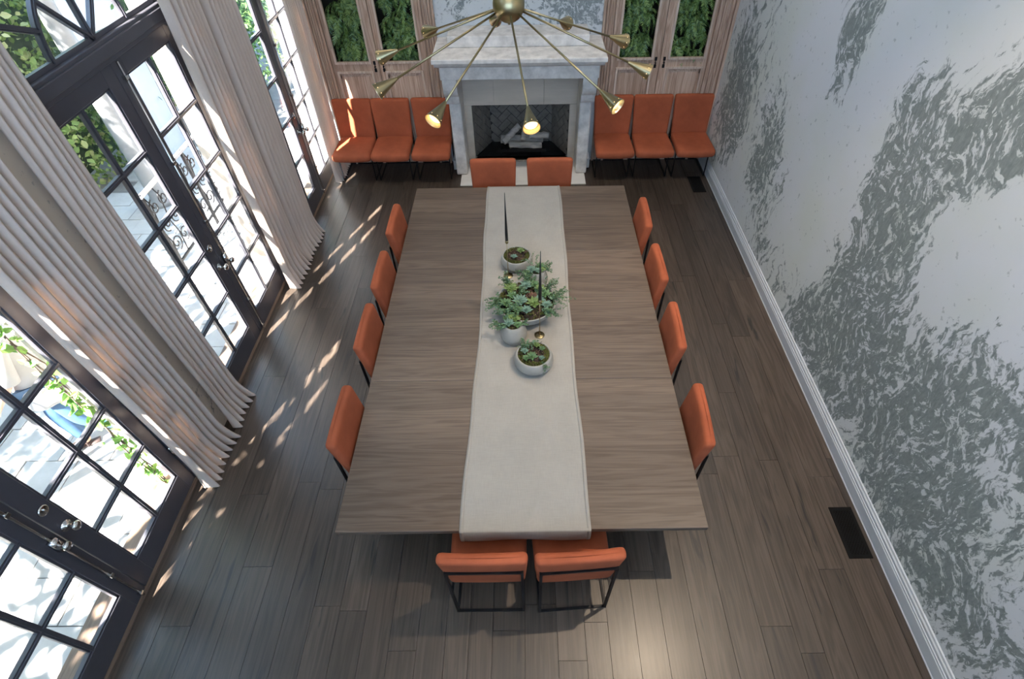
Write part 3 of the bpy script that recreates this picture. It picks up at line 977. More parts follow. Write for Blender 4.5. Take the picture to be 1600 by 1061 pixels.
def herring(origin, ux, uz, width, height, L=0.20, W=0.10):
    """herringbone bricks in the plane origin + s*ux + t*uz, cut to the panel"""
    ux, uz = Vector(ux).normalized(), Vector(uz).normalized()
    nrm = ux.cross(uz)
    nrm = -nrm if nrm.y > 0 else nrm
    r45 = (Vector((1, 1)) / sqrt(2), Vector((-1, 1)) / sqrt(2))
    K = 7
    for i in range(-K * 2, K * 2 + 1):
        for j in range(-K, K + 1):
            for kind in (0, 1):
                # L-shaped unit repeated on the (W, W) diagonal and (2W,-2W)
                bx_ = i * W + j * 2 * W
                by_ = i * W - j * 2 * W
                if kind == 0:
                    q = (bx_, bx_ + L, by_, by_ + W)
                else:
                    q = (bx_ - W + W, bx_ + W, by_ + W, by_ + W + L)
                gap = 0.004
                quad = [(q[0] + gap, q[2] + gap), (q[1] - gap, q[2] + gap), (q[1] - gap, q[3] - gap), (q[0] + gap, q[3] - gap)]
                poly = [(r45[0] * a + r45[1] * b) + Vector((width / 2, height / 2)) for a, b in quad]
                for (ax, lim, sg) in ((0, 0.003, 1), (0, width - 0.003, -1), (1, 0.003, 1), (1, height - 0.003, -1)):
                    out = []
                    for m_ in range(len(poly)):
                        A, B = poly[m_], poly[(m_ + 1) % len(poly)]
                        da, db = sg * (A[ax] - lim), sg * (B[ax] - lim)
                        if da >= 0:
                            out.append(A)
                        if (da >= 0) != (db >= 0):
                            out.append(A + (B - A) * (da / (da - db)))
                    poly = out
                    if len(poly) < 3:
                        break
                if len(poly) < 3:
                    continue
                area = abs(sum(poly[k].x * poly[(k + 1) % len(poly)].y - poly[(k + 1) % len(poly)].x * poly[k].y for k in range(len(poly)))) / 2
                if area < 0.0012:
                    continue
                n = len(poly)
                base = [Vector(origin) + ux * p.x + uz * p.y for p in poly]
                dep = rng.uniform(0.006, 0.010)
                g = G().add([b + nrm * 0.001 for b in base] + [b + nrm * dep for b in base], [tuple(range(n)), tuple(range(n, 2 * n))] + [(k, (k + 1) % n, n + (k + 1) % n, n + k) for k in range(n)])
                g.build('brick', 'brick', firebox)
herring((BX0, YI, FBZ0), (1, 0, 0), (0, 0, 1), BX1 - BX0, FBZ1 - FBZ0 + 0.1)
herring((FBX0, YB, FBZ0), (BX0 - FBX0, YI - YB, 0), (0, 0, 1), sqrt((BX0 - FBX0) ** 2 + (YI - YB) ** 2), FBZ1 - FBZ0 + 0.1)
herring((BX1, YI, FBZ0), (FBX1 - BX1, YB - YI, 0), (0, 0, 1), sqrt((BX1 - FBX1) ** 2 + (YI - YB) ** 2), FBZ1 - FBZ0 + 0.1)
# hearth slab
hs = G().box(-0.90, 0.855, 6.53, YB - 0.06, 0.0, 0.02).build('hearth_slab', 'hearth', FP, bevel=0.004)
for (a, b, c, d) in ((-1.03, -0.902, 6.47, 7.1), (0.857, 0.985, 6.47, 7.1), (-0.902, 0.857, 6.47, 6.528)):
    G().box(a, b, c, d, 0.0, 0.006).build('hearth_border', 'floor', FP)
# log grate and logs
gr = thing('fire_grate', 'black iron log grate on the firebox floor', 'grate', (-0.04, YB + 0.16, FBZ0))
for k in range(7):
    G().bar((-0.30 + 0.1 * k, -0.12, 0.065), (-0.30 + 0.1 * k, 0.14, 0.065), 0.014).build('bar', 'iron', gr)
G().bar((-0.36, -0.12, 0.065), (0.36, -0.12, 0.065), 0.03, 0.045).build('front_rail', 'iron', gr)
for sx in (-0.3, 0.3):
    for sy in (-0.11, 0.12):
        G().bar((sx, sy, 0), (sx, sy, 0.065), 0.014).build('leg', 'iron', gr)
def log(p0, p1, r, label, seed):
    q = random.Random(seed)
    n = 9
    P0, P1 = Vector(p0), Vector(p1)
    pts = [P0.lerp(P1, k / (n - 1)) + Vector((q.uniform(-1, 1), q.uniform(-1, 1), q.uniform(-1, 1))) * 0.006 for k in range(n)]
    rs = [r * q.uniform(0.88, 1.1) for _ in range(n)]
    o = G().tube(pts, rs, 12).build('gas_log', 'log', None, True)
    return tag(o, label, 'log', 'pale logs in the fireplace')
zb = FBZ0 + 0.073
log((-0.34, YB + 0.24, zb + 0.065), (0.29, YB + 0.26, zb + 0.065), 0.062, 'thick ashen log lying across the back of the grate', 1)
log((-0.22, YB + 0.10, zb + 0.048), (0.26, YB + 0.08, zb + 0.048), 0.046, 'short ashen log lying at the front of the grate', 2)
log((-0.30, YB + 0.09, zb + 0.10), (-0.06, YB + 0.25, zb + 0.27), 0.045, 'ashen log leaning up to the right on the others', 3)
log((-0.02, YB + 0.10, zb + 0.13), (0.02, YB + 0.27, zb + 0.24), 0.038, 'small ashen log propped upright in the middle of the fire', 4)
log((0.08, YB + 0.17, zb + 0.15), (0.36, YB + 0.15, zb + 0.17), 0.045, 'ashen log resting on top at the right of the fire', 5)

# ------------------------------------------------------------------ built-in cabinets
ZCAB = 3.3
def cabinet(x0, c0, d0, dm, d1, c1, op, label, ctx):
    """x0/c1 outer edges, d0/dm/d1 door edges, op: opening edges of the two doors"""
    t = thing('cabinet', label, 'cabinet')
    yf = YB
    g = G()
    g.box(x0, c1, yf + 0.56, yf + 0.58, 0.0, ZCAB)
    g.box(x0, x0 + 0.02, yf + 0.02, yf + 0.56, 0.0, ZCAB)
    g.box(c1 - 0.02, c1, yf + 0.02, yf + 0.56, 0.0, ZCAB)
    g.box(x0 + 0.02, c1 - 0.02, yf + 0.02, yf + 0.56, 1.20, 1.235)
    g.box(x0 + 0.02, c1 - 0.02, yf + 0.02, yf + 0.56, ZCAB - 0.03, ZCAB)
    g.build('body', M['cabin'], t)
    for (a, b) in ((x0, d0), (d1, c1)):
        cg = G()
        w = b - a
        cg.box(a, b, yf - 0.005, yf + 0.05, 0.0, ZCAB)
        for (u0, u1, d) in ((0.0, 0.16, 0.050), (0.22, 0.36, 0.030), (0.42, 0.50, 0.018), (0.62, 0.74, 0.026), (0.82, 1.0, 0.036)):
            if b == c1:
                u0, u1 = 1 - u1, 1 - u0
            cg.box(a + w * u0, a + w * u1, yf - d, yf, 0.0, ZCAB)
        cg.build('casing', 'cab', t, bevel=0.004, seg=2)
    G().box(x0, c1, yf - 0.02, yf + 0.05, 0, 0.12).build('plinth', 'cab', t)
    G().box(d0, d1, yf - 0.03, yf + 0.05, ZCAB - 0.25, ZCAB).build('frieze', 'cab', t)
    for k, (a, b) in enumerate(((d0, dm), (dm, d1))):
        o0, o1 = op[k]
        zb0, zo0, zo1 = 0.125, 1.41, 2.95
        y0, y1 = yf - 0.004, yf + 0.028
        dg = G()
        dg.box(a + 0.003, o0, y0, y1, zb0, ZCAB - 0.255)
        dg.box(o1, b - 0.003, y0, y1, zb0, ZCAB - 0.255)
        dg.box(o0, o1, y0, y1, 1.275, zo0)
        dg.box(o0, o1, y0, y1, zb0, 0.28)
        dg.box(o0, o1, y0, y1, zo1, ZCAB - 0.255)
        d = dg.build('door', 'cab', t, bevel=0.003, seg=1)
        # mouldings round opening and panel
        mg = G()
        for (z0, z1) in ((zo0, zo1), (0.28, 1.275)):
            wv = 0.024
            mg.box(o0 - wv, o0 + 0.004, y0 - 0.018, y0 + 0.012, z0 - wv, z1 + wv)
            mg.box(o1 - 0.004, o1 + wv, y0 - 0.018, y0 + 0.012, z0 - wv, z1 + wv)
            mg.box(o0, o1, y0 - 0.018, y0 + 0.012, z0 - wv, z0 + 0.004)
            mg.box(o0, o1, y0 - 0.018, y0 + 0.012, z1 - 0.004, z1 + wv)
        mg.build('moulding', 'cab_limed', d, bevel=0.004)
        pg = G()
        i0, i1, j0, j1, e = o0, o1, 0.28, 1.275, 0.05
        yp, yq = y1 - 0.004, y0 + 0.004
        v = [(i0, yp, j0), (i1, yp, j0), (i1, yp, j1), (i0, yp, j1), (i0 + e, yq, j0 + e), (i1 - e, yq, j0 + e), (i1 - e, yq, j1 - e), (i0 + e, yq, j1 - e)]
        pg.add(v, [(0, 1, 5, 4), (1, 2, 6, 5), (2, 3, 7, 6), (3, 0, 4, 7), (4, 5, 6, 7), (3, 2, 1, 0)])
        pg.build('raised_panel', 'cab', d)
        # iron escutcheon and thumb latch at the meeting stile
        ex = (b - 0.055) if k == 0 else (a + 0.055)
        eg = G().box(ex - 0.016, ex + 0.016, y0 - 0.006, y0, 1.375, 1.42).box(ex - 0.016, ex + 0.016, y0 - 0.006, y0, 1.285, 1.33).box(ex - 0.006, ex + 0.006, y0 - 0.006, y0, 1.33, 1.375)
        mq = Matrix.Translation((ex, y0, 1.352)) @ Matrix.Rotation(radians(90), 4, 'X')
        eg.lathe([(0.0001, 0), (0.012, 0.0), (0.006, 0.012), (0.011, 0.024), (0.0001, 0.030)], 12, m=mq)
        eg.build('latch', 'iron', d, bevel=0.002, seg=1)
    return t
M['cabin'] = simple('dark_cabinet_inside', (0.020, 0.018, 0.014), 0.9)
cabinet(-2.62, 0, -2.47, -1.865, -1.255, -1.07, ((-2.405, -1.98), (-1.777, -1.328)), 'weathered pine cabinet full of ferns on the window side of the fireplace', 'L')
cabinet(0.985, 0, 1.165, 1.772, 2.385, XR, ((1.233, 1.655), (1.89, 2.329)), 'weathered pine cabinet full of ferns beside the plaster mural wall', 'R')

# ferns
def frond(g, base, d, length, droop, q, width):
    d = Vector(d).normalized()
    side = d.cross(Vector((0, 0, 1)))
    side = side.normalized() if side.length > 0.01 else Vector((1, 0, 0))
    p = Vector(base)
    n = 13
    pts = []
    for k in range(n + 1):
        pts.append(p.copy())
        d = (d + Vector((0, 0, -droop / n))).normalized()
        p = p + d * (length / n)
    for k in range(n):
        t = (k + 0.5) / n
        w = width * (sin(pi * min(1, t * 0.85 + 0.15)) ** 0.8)
        ax = (pts[k + 1] - pts[k])
        c = pts[k] + ax * 0.5
        tw = q.uniform(-0.15, 0.15)
        for s in (-1, 1):
            tip = c + (side * s * w + ax * 0.9 + Vector((0, 0, -0.25 * w + tw * w)))
            g.add([c - ax * 0.42, c + ax * 0.42, c + (tip - c) * 0.6 + ax * 0.36, tip, c + (tip - c) * 0.55 - ax * 0.28], [(0, 1, 2, 4), (4, 2, 3)])
    return g
def fern_mesh(seed):
    q = random.Random(seed)
    g = G()
    for k in range(13):
        a = q.uniform(-1.35, 1.35)
        e = q.uniform(-0.5, 0.9)
        frond(g, (q.uniform(-.03, .03), 0, q.uniform(-.03, .03)), (sin(a) * cos(e), -cos(a) * cos(e) * 0.8, sin(e)), q.uniform(0.20, 0.36), q.uniform(1.2, 3.0), q, q.uniform(0.034, 0.055))
    return raw('fern', g.v, g.f, 'fern')
fern_src = [fern_mesh(50 + i) for i in range(5)]
fi = 0
fq = random.Random(11)
for (a, b, lb) in ((-2.405, -1.98, 'left cabinet, opening by the curtain'), (-1.777, -1.328, 'left cabinet, opening by the mantel'), (1.233, 1.655, 'right cabinet, opening by the mantel'), (1.89, 2.329, 'right cabinet, opening by the mural wall')):
    for row in range(4):
        for cidx in range(3):
            src = fern_src[fi % 5]
            o = src if fi < 5 else src.copy()
            if fi >= 5:
                COL.objects.link(o)
            fi += 1
            o.location = (a + (b - a) * (cidx + 0.5) / 3 + fq.uniform(-0.03, 0.03), YB + 0.22 + fq.uniform(-0.02, 0.04), 1.44 + row * 0.20 + fq.uniform(-0.04, 0.04) + (0.1 if cidx % 2 else 0))
            o.rotation_euler = (fq.uniform(-0.2, 0.2), fq.uniform(-0.6, 0.6), fq.uniform(-0.25, 0.25))
            s = fq.uniform(0.85, 1.15)
            o.scale = (s, s * 0.8, s)
            tag(o, 'green fern in the %s, %s row, %s' % (lb, ('lowest', 'second', 'third', 'top')[row], ('left', 'middle', 'right')[cidx]), 'fern', 'ferns in the ' + lb)
for (a, b) in ((-2.60, -1.09), (1.005, XR - 0.02)):
    pass

# ------------------------------------------------------------------ chairs
def make_chair():
    t = thing('dining_chair', '-', 'chair')
    # seat: rounded cushion, a little crowned, tapering to the rear
    def seat_def(p):
        k = 1.0 - 0.045 * (0.5 - p.y / 0.54)
        z = p.z
        if p.z > 0:
            z += 0.010 * (1 - (p.x / 0.27) ** 2)
        fr = max(0, (p.y - 0.14) / 0.13)
        z -= 0.014 * fr * fr
        yy = p.y + (0.028 * (1 - (p.x / 0.26) ** 2) if p.y > 0.1 else 0) * min(1, max(0, (p.y - 0.1) / 0.1))
        return Vector((p.x * k, yy + 0.12, z + 0.425))
    rbox(0.262, 0.265, 0.050, 0.042, deform=seat_def).build('seat', 'velvet', t, True)
    # backrest: reclined pad, wider at the top
    def back_def(p):
        h = (p.z + 0.275) / 0.55
        k = 0.93 + 0.085 * h
        y = p.y - 0.075 * h - 0.155
        y -= 0.012 * (1 - (p.x / 0.265) ** 2) * (1 if p.y > 0 else 0.4)
        return Vector((p.x * k, y, p.z + 0.685))
    rbox(0.262, 0.040, 0.275, 0.033, deform=back_def).build('backrest', 'velvet', t, True)
    w = 0.017
    xs, yr, yf_ = 0.228, -0.252, 0.222
    for s in (-1, 1):
        G().bar((s * xs, yr, w / 2), (s * xs, yr, 0.765), w, w, (0, 1, 0)).build('leg', 'iron', t)
        G().bar((s * xs, yf_, w / 2), (s * xs, yf_, 0.392), w * 0.8, w * 0.8, (0, 1, 0)).build('leg', 'iron', t)
        G().bar((s * xs, yr, w / 2), (s * xs, yf_, w / 2), w * 0.9, w * 0.9).build('floor_rail', 'iron', t)
        G().bar((s * xs, yr, 0.384), (s * xs, yf_, 0.384), w * 0.9, w * 0.9).build('seat_rail', 'iron', t)
        G().bar((s * 0.15, yr - 0.004, 0.75), (s * 0.15, yr + 0.05, 0.74), 0.012).build('back_bolt', 'iron', t)
    G().bar((-xs - w / 2, yr, w / 2), (xs + w / 2, yr, w / 2), w).build('floor_bar', 'iron', t)
    G().bar((-xs - w / 2, yr, 0.765), (xs + w / 2, yr, 0.765), w).build('back_bar', 'iron', t)
    return t
chair0 = make_chair()
used = [False]
def chair(x, y, deg, label, group):
    if not used[0]:
        t = chair0
        used[0] = True
    else:
        t = copy_tree(chair0)
    t.location = (x, y, 0)
    t.rotation_euler = (0, 0, radians(deg))
    t['label'] = label
    t['group'] = group
gW, gM, gN, gF = 'chairs along the window side of the table', 'chairs along the mural side of the table', 'chairs at the near end of the table', 'chairs at the fireplace end of the table'
o4 = ('nearest to the camera', 'second from the camera', 'third from the camera', 'farthest from the camera')
for yy, nm in zip((2.08, 2.944, 3.647, 4.414), o4):
    chair(-1.090, yy, -90, 'rust velvet chair on the window side of the table, ' + nm, gW)
for yy, nm, rz, dx in zip((2.07, 2.921, 3.698, 4.482), o4, (86.5, 87.5, 90, 88), (0.01, 0, 0, 0)):
    chair(0.985 + dx, yy, rz, 'rust velvet chair on the mural side of the table, ' + nm, gM)
chair(-0.275, 1.318, 0, 'rust velvet chair at the near table end, left of the pair', gN)
chair(0.277, 1.322, 3.5, 'rust velvet chair at the near table end, slightly turned, right of the pair', gN)
chair(-0.36, 5.30, 180, 'rust velvet chair at the fireplace end of the table, left of the pair', gF)
chair(0.29, 5.30, 180, 'rust velvet chair at the fireplace end of the table, right of the pair', gF)
for xx, nm in zip((-2.335, -1.815, -1.265), ('sun-striped in the window corner', 'middle of the three left of the fireplace', 'touching the left side of the fireplace')):
    chair(xx, 6.945, 180, 'rust velvet chair against the cabinet, ' + nm, 'spare chairs left of the fireplace')
for xx, nm in zip((1.228, 1.765, 2.315), ('touching the right side of the fireplace', 'middle of the three right of the fireplace', 'in the corner by the mural wall')):
    chair(xx, 6.945, 180, 'rust velvet chair against the cabinet, ' + nm, 'spare chairs right of the fireplace')

# ------------------------------------------------------------------ table
TB = thing('dining_table', 'large square-edged greige oak dining table seating twelve', 'table', (-0.05, 3.31, 0))
ox, oy = -0.05, 3.31
TX0, TX1, TY0, TY1, TZ = -1.225, 1.127, 1.327, 5.283, 0.75
for (a, b) in ((TY0, 2.521), (2.521, 4.12), (4.12, TY1)):
    G().box(TX0 - ox, TX1 - ox, a - (a + b) / 2 + 0.0007, b - (a + b) / 2 - 0.0007, TZ - 0.042, TZ).build('top_panel', 'table', TB, bevel=0.003, seg=1, loc=(0, (a + b) / 2 - oy, 0))
for yy in (-1.0, 1.0):
    G().box(-0.36, 0.36, yy - 0.12, yy + 0.12, 0.09, TZ - 0.10).build('pedestal', 'table', TB, bevel=0.004)
    G().box(-0.48, 0.48, yy - 0.16, yy + 0.16, 0.0, 0.09).build('foot', 'table', TB, bevel=0.006)
    G().box(-0.55, 0.55, yy - 0.07, yy + 0.07, TZ - 0.10, TZ - 0.042).build('cross_rail', 'table', TB)
G().box(-0.06, 0.06, -0.88, 0.88, 0.2, 0.32).build('stretcher', 'table', TB)

# runner: cloth with soft creases, draped over both ends
def runner():
    q = random.Random(5)
    t = thing('table_runner', 'pale linen table runner down the middle of the dining table', 'table runner')
    def edges(y):
        xl = -0.415 - 0.022 * max(0, (2.2 - y)) + 0.012 * sin(y * 2.1 + 1.0) + 0.004 * sin(y * 7)
        xr = 0.392 + 0.010 * sin(y * 1.7) + 0.004 * sin(y * 6.2 + 2) - 0.012 * max(0, (2.0 - y))
        return xl, xr
    creases = [(q.uniform(-0.4, 0.35), q.uniform(1.4, 5.0), q.uniform(-0.6, 0.6), q.uniform(0.15, 0.4), q.uniform(0.0015, 0.004)) for _ in range(26)]
    path = []
    drop = 0.115
    n_d = 8
    for k in range(n_d):
        path.append((TY0 - 0.010 - 0.006 * sin(k / n_d * 3), TZ - drop + (drop - 0.004) * k / n_d))
    for k in range(5):
        a = pi / 2 * k / 4
        path.append((TY0 - 0.010 * cos(a), TZ - 0.004 + 0.0075 * sin(a)))
    ny = 190
    for k in range(1, ny):
        path.append((TY0 + (TY1 - TY0) * k / ny, TZ + 0.0035))
    path.append((TY1 + 0.008, TZ + 0.0005))
    path.append((TY1 + 0.010, TZ - 0.03))
    path.append((TY1 + 0.010, TZ - 0.10))
    nx = 60
    def surf(u, s):
        y, z = path[s]
        xl, xr = edges(max(TY0, min(TY1, y)))
        xx = xl + (xr - xl) * u
        if TY0 < y < TY1:
            for (cx, cy, a, L, h) in creases:
                du = (xx - cx) * cos(a) + (y - cy) * sin(a)
                dv = -(xx - cx) * sin(a) + (y - cy) * cos(a)
                z += h * math.exp(-(du / 0.022) ** 2 - (dv / L) ** 2)
            z += 0.0012 * (1 + sin(xx * 23 + y * 3) * sin(y * 9 + xx * 4))
            ed = min(u, 1 - u) * (xr - xl)
            if ed < 0.02:
                z += 0.0012
        elif y <= TY0:
            y -= 0.010 * (0.5 + 0.5 * sin(u * 9 + 0.6)) * max(0, (TZ - z) / drop)
        return (xx, y, z)
    v, f = [], []
    for s in range(len(path)):
        for i in range(nx + 1):
            v.append(surf(i / nx, s))
    n1 = nx + 1
    for s in range(len(path) - 1):
        for i in range(nx):
            a = s * n1 + i
            f.append((a, a + 1, a + n1 + 1, a + n1))
    o = raw('cloth', v, f, 'linen', t, True)
    sd = o.modifiers.new('thick', 'SOLIDIFY')
    sd.thickness = 0.002
    sd.offset = 1
    # stitched hem strips along the long edges
    for u in (0.0, 1.0):
        hv, hf = [], []
        for s in range(len(path)):
            uu = (0.004, 0.03) if u == 0 else (0.97, 0.996)
            for k in (0, 1):
                p = surf(uu[k], s)
                y, z = p[1], p[2]
                up = (0, 0, 0.0042) if path[s][0] > TY0 else (0, -0.0042, 0.0005)
                hv.append((p[0], y + up[1], z + up[2]))
        for s in range(len(path) - 1):
            hf.append((2 * s, 2 * s + 1, 2 * s + 3, 2 * s + 2))
        ho = raw('hem', hv, hf, 'linen', t, True)
        sd = ho.modifiers.new('thick', 'SOLIDIFY')
        sd.thickness = 0.0016
    return t
runner()
RZ = TZ + 0.0062    # runner surface

# ------------------------------------------------------------------ succulents
def rosette(g, c, r, n_leaf, q, lift=0.5, nrm=(0, 0, 1), fat=0.30):
    """pointed fleshy leaves in a spiral"""
    c = Vector(c)
    R_ = Vector((0, 0, 1)).rotation_difference(Vector(nrm)).to_matrix()
    for k in range(n_leaf):
        t = k / n_leaf
        a = k * 2.39996 + q.uniform(-0.1, 0.1)
        L = r * (0.35 + 0.65 * (1 - t))
        e = radians(12 + 62 * t * lift * 1.6)
        d = Vector((cos(a) * cos(e), sin(a) * cos(e), sin(e)))
        s = Vector((-sin(a), cos(a), 0))
        u = d.cross(s)
        w = L * fat
        pts = [Vector((0, 0, 0)), d * L * 0.55 + s * w, d * L, d * L * 0.55 - s * w, d * L * 0.5 - u * w * 0.35, d * L * 0.5 + u * w * 0.45]
        g.add([c + R_ @ p for p in pts], [(0, 1, 5), (1, 2, 5), (2, 3, 5), (3, 0, 5), (1, 0, 4), (2, 1, 4), (3, 2, 4), (0, 3, 4)])
    return g
def sprig(g, base, d, L, q, leaf=0.012, n=9):
    p = Vector(base)
    d = Vector(d).normalized()
    for k in range(n):
        d = (d + Vector((q.uniform(-.25, .25), q.uniform(-.25, .25), q.uniform(-.22, .12)))).normalized()
        p = p + d * L / n
        for m_ in range(3):
            a = q.uniform(0, 6.28)
            o = Vector((cos(a), sin(a), q.uniform(0.1, 0.9))).normalized()
            s = o.cross(d)
            s = s.normalized() if s.length > 0.01 else Vector((1, 0, 0))
            l = leaf * q.uniform(0.7, 1.3)
            u = o.cross(s)
            g.add([p, p + o * l * 0.6 + s * l * 0.36, p + o * l * 1.1, p + o * l * 0.6 - s * l * 0.36, p + o * l * 0.6 + u * l * 0.22], [(0, 1, 4), (1, 2, 4), (2, 3, 4), (3, 0, 4), (0, 3, 2, 1)])
    return g
def planter(x, y, prof, top_r, top_z, label, seed, mix, sx=1.0, sy=1.0, rz=0.0):
    q = random.Random(seed)
    t = thing('potted_succulent', label, 'potted plant', (x, y, RZ), rz, 'succulent planters on the runner')
    t.scale = (1.2, 1.2, 1.2)
    g = G().lathe(prof, 40)
    g.v = [(a * sx, b * sy, c) for a, b, c in g.v]
    g.build('pot', 'pot', t, True)
    # soil
    g = G().lathe([(0.0001, top_z - 0.004), (top_r * 0.5, top_z - 0.006), (top_r * 0.98, top_z - 0.022)], 24)
    g.v = [(a * sx, b * sy, c + q.uniform(-0.004, 0.006)) for a, b, c in g.v]
    g.build('soil', 'soil', t, True)
    # moss: a ring of little tufts along the rim
    mg = G()
    for k in range(mix['moss']):
        a = q.uniform(0, 2 * pi)
        rr = top_r * sqrt(q.uniform(0.45, 1.02)) if q.random() < mix.get('rim', 0.8) else top_r * sqrt(q.random())
        p = Vector((rr * cos(a) * sx, rr * sin(a) * sy, top_z - 0.010 + 0.010 * (1 - (rr / top_r) ** 2)))
        s = q.uniform(0.008, 0.018)
        for j in range(6):
            b = q.uniform(0, 6.28)
            o = Vector((cos(b) * 0.6, sin(b) * 0.6, 1)).normalized() * s
            w = Vector((-sin(b), cos(b), 0)) * s * 0.35
            mg.add([p - w, p + w, p + o], [(0, 1, 2)])
    mo = mg.build('moss', 'moss_i', t)
    mo['kind'] = 'stuff'
    tw = G()
    for k in range(mix.get('twig', 0)):
        a, rr = q.uniform(0, 6.28), top_r * 0.8 * sqrt(q.random())
        p = Vector((rr * cos(a) * sx, rr * sin(a) * sy, top_z))
        d = Vector((q.uniform(-1, 1), q.uniform(-1, 1), q.uniform(0.1, 0.8))).normalized()
        e = Vector((q.uniform(-1, 1), q.uniform(-1, 1), q.uniform(-.6, 0.4)))
        L = q.uniform(0.02, 0.045)
        tw.tube([p, p + d * L * 0.5, p + d * L * 0.7 + e * L * 0.5], [0.0022, 0.002, 0.0014], 4)
    if tw.v:
        o = tw.build('twigs', 'twig_i', t)
        o['kind'] = 'stuff'
    for (px, py, r, mat) in mix.get('ros', ()):
        rosette(G(), (px, py, top_z + 0.014 + r * 0.15), r * 1.15, 30, q, fat=0.24).build('rosette', mat, t)
    for (px, py, d, L, n, leaf) in mix.get('spr', ()):
        sg = G()
        for k in range(int(n * 1.7)):
            sprig(sg, (px + q.uniform(-.02, .02), py + q.uniform(-.02, .02), top_z), (d[0] + q.uniform(-.5, .5), d[1] + q.uniform(-.5, .5), d[2] + q.uniform(-.2, .3)), L * q.uniform(0.6, 1.1), q, leaf)
        sg.build('trailing_sprigs', 'succ_i', t)
    return t
def bowl(r_bot, r_mid, r_top, h, zm=0.45, th=0.012):
    p = [(0.0001, 0.0), (r_bot * 0.9, 0.0), (r_bot, 0.006)]
    for k in range(1, 9):
        u = k / 8
        if u < zm:
            r = r_bot + (r_mid - r_bot) * sin(pi / 2 * u / zm)
        else:
            r = r_mid + (r_top - r_mid) * (1 - cos(pi / 2 * (u - zm) / (1 - zm)))
        p.append((r, 0.006 + (h - 0.006) * u))
    p += [(r_top - th * 0.5, h + 0.003), (r_top - th, h), (r_top - th * 1.2, h - 0.03)]
    return p
planter(0.052, 2.665, bowl(0.085, 0.130, 0.116, 0.112, 0.45), 0.106, 0.110, 'round concrete planter nearest the camera with moss rim and small succulents', 21,
        {'moss': 700, 'rim': 0.95, 'twig': 70, 'ros': ((0.02, 0.06, 0.026, 'succ_y'), (-0.05, -0.05, 0.028, 'succ'), (-0.012, -0.040, 0.040, 'succ'), (-0.06, 0.01, 0.03, 'succ_b'), (0.05, -0.05, 0.022, 'succ_b'), (0.055, 0.03, 0.024, 'succ')), 'spr': ((-0.04, 0.05, (-.1, .2, 1), 0.09, 5, 0.012), (0.05, -0.07, (.4, -.8, .1), 0.07, 3, 0.009))})
planter(-0.108, 2.945, bowl(0.068, 0.092, 0.062, 0.15, 0.40), 0.052, 0.147, 'tall egg-shaped concrete planter left of the large bowl with spilling succulents', 22,
        {'moss': 160, 'twig': 34, 'ros': ((-0.03, -0.01, 0.042, 'succ_b'), (0.015, 0.03, 0.036, 'succ_y'), (0.03, -0.025, 0.034, 'succ'), (-0.01, 0.045, 0.034, 'succ_y'), (-0.045, 0.03, 0.03, 'succ')), 'spr': ((-0.05, -0.01, (-1, -.3, .3), 0.11, 7, 0.014), (0.0, 0.04, (.1, .5, .6), 0.07, 5, 0.012), (0.05, 0.0, (.8, .1, .3), 0.06, 4, 0.012))})
planter(0.0, 3.25, bowl(0.12, 0.185, 0.215, 0.13, 0.55), 0.195, 0.125, 'large low concrete bowl crowded with mixed succulents in the centre of the table', 23,
        {'moss': 420, 'twig': 210, 'rim': 0.5, 'ros': ((0.05, 0.02, 0.04, 'succ_r'), (0.09, -0.02, 0.045, 'succ_b'), (-0.10, 0.03, 0.045, 'succ'), (0.0, -0.12, 0.045, 'succ_b'), (0.10, 0.10, 0.045, 'succ_y'), (0.055, -0.055, 0.062, 'succ_y'), (-0.045, -0.03, 0.062, 'succ_b'), (-0.11, 0.10, 0.06, 'succ_y'), (-0.14, -0.05, 0.05, 'succ'), (0.13, 0.04, 0.05, 'succ'), (0.0, 0.13, 0.05, 'succ_b'), (-0.06, -0.12, 0.045, 'succ'), (0.14, -0.07, 0.045, 'succ_b'), (0.06, 0.14, 0.045, 'succ')),
         'spr': ((0.08, 0.05, (.3, .2, 1), 0.06, 6, 0.012), (-0.02, 0.07, (-.2, .2, 1), 0.06, 6, 0.012), (-0.09, -0.08, (-.2, -.4, 1), 0.07, 7, 0.014), (-0.16, -0.02, (-1, -.2, .3), 0.12, 12, 0.015), (-0.12, -0.10, (-.7, -.7, .3), 0.11, 9, 0.015), (0.17, 0.03, (1, .2, .45), 0.15, 11, 0.014), (0.13, -0.09, (.6, -.7, .25), 0.12, 9, 0.014), (-0.11, 0.13, (-.5, .6, .6), 0.11, 9, 0.014), (0.02, 0.16, (0, .8, .7), 0.10, 8, 0.013), (0.15, 0.11, (.7, .6, .7), 0.11, 7, 0.012), (-0.05, -0.02, (0, 0, 1), 0.06, 3, 0.012))})
planter(-0.085, 3.90, bowl(0.085, 0.126, 0.114, 0.100, 0.45), 0.104, 0.098, 'round concrete planter nearest the fireplace with flat mossy top', 24,
        {'moss': 900, 'rim': 0.95, 'twig': 110, 'ros': ((0.03, 0.03, 0.035, 'succ_y'), (-0.02, -0.04, 0.03, 'succ_b'))})
planter(0.095, 3.62, bowl(0.066, 0.086, 0.060, 0.145, 0.40), 0.05, 0.142, 'small concrete planter half hidden behind the large bowl with blue-green succulents', 25,
        {'moss': 120, 'twig': 40, 'ros': ((-0.04, -0.02, 0.045, 'succ_b'), (0.03, 0.02, 0.04, 'succ'), (0.01, -0.03, 0.036, 'succ_b'), (0.04, -0.02, 0.03, 'succ_y')), 'spr': ((-0.05, -0.03, (-.8, -.6, .4), 0.12, 8, 0.016), (0.04, 0.02, (.9, .1, .5), 0.08, 6, 0.013), (-0.02, 0.04, (-.1, .3, 1), 0.13, 3, 0.009))})
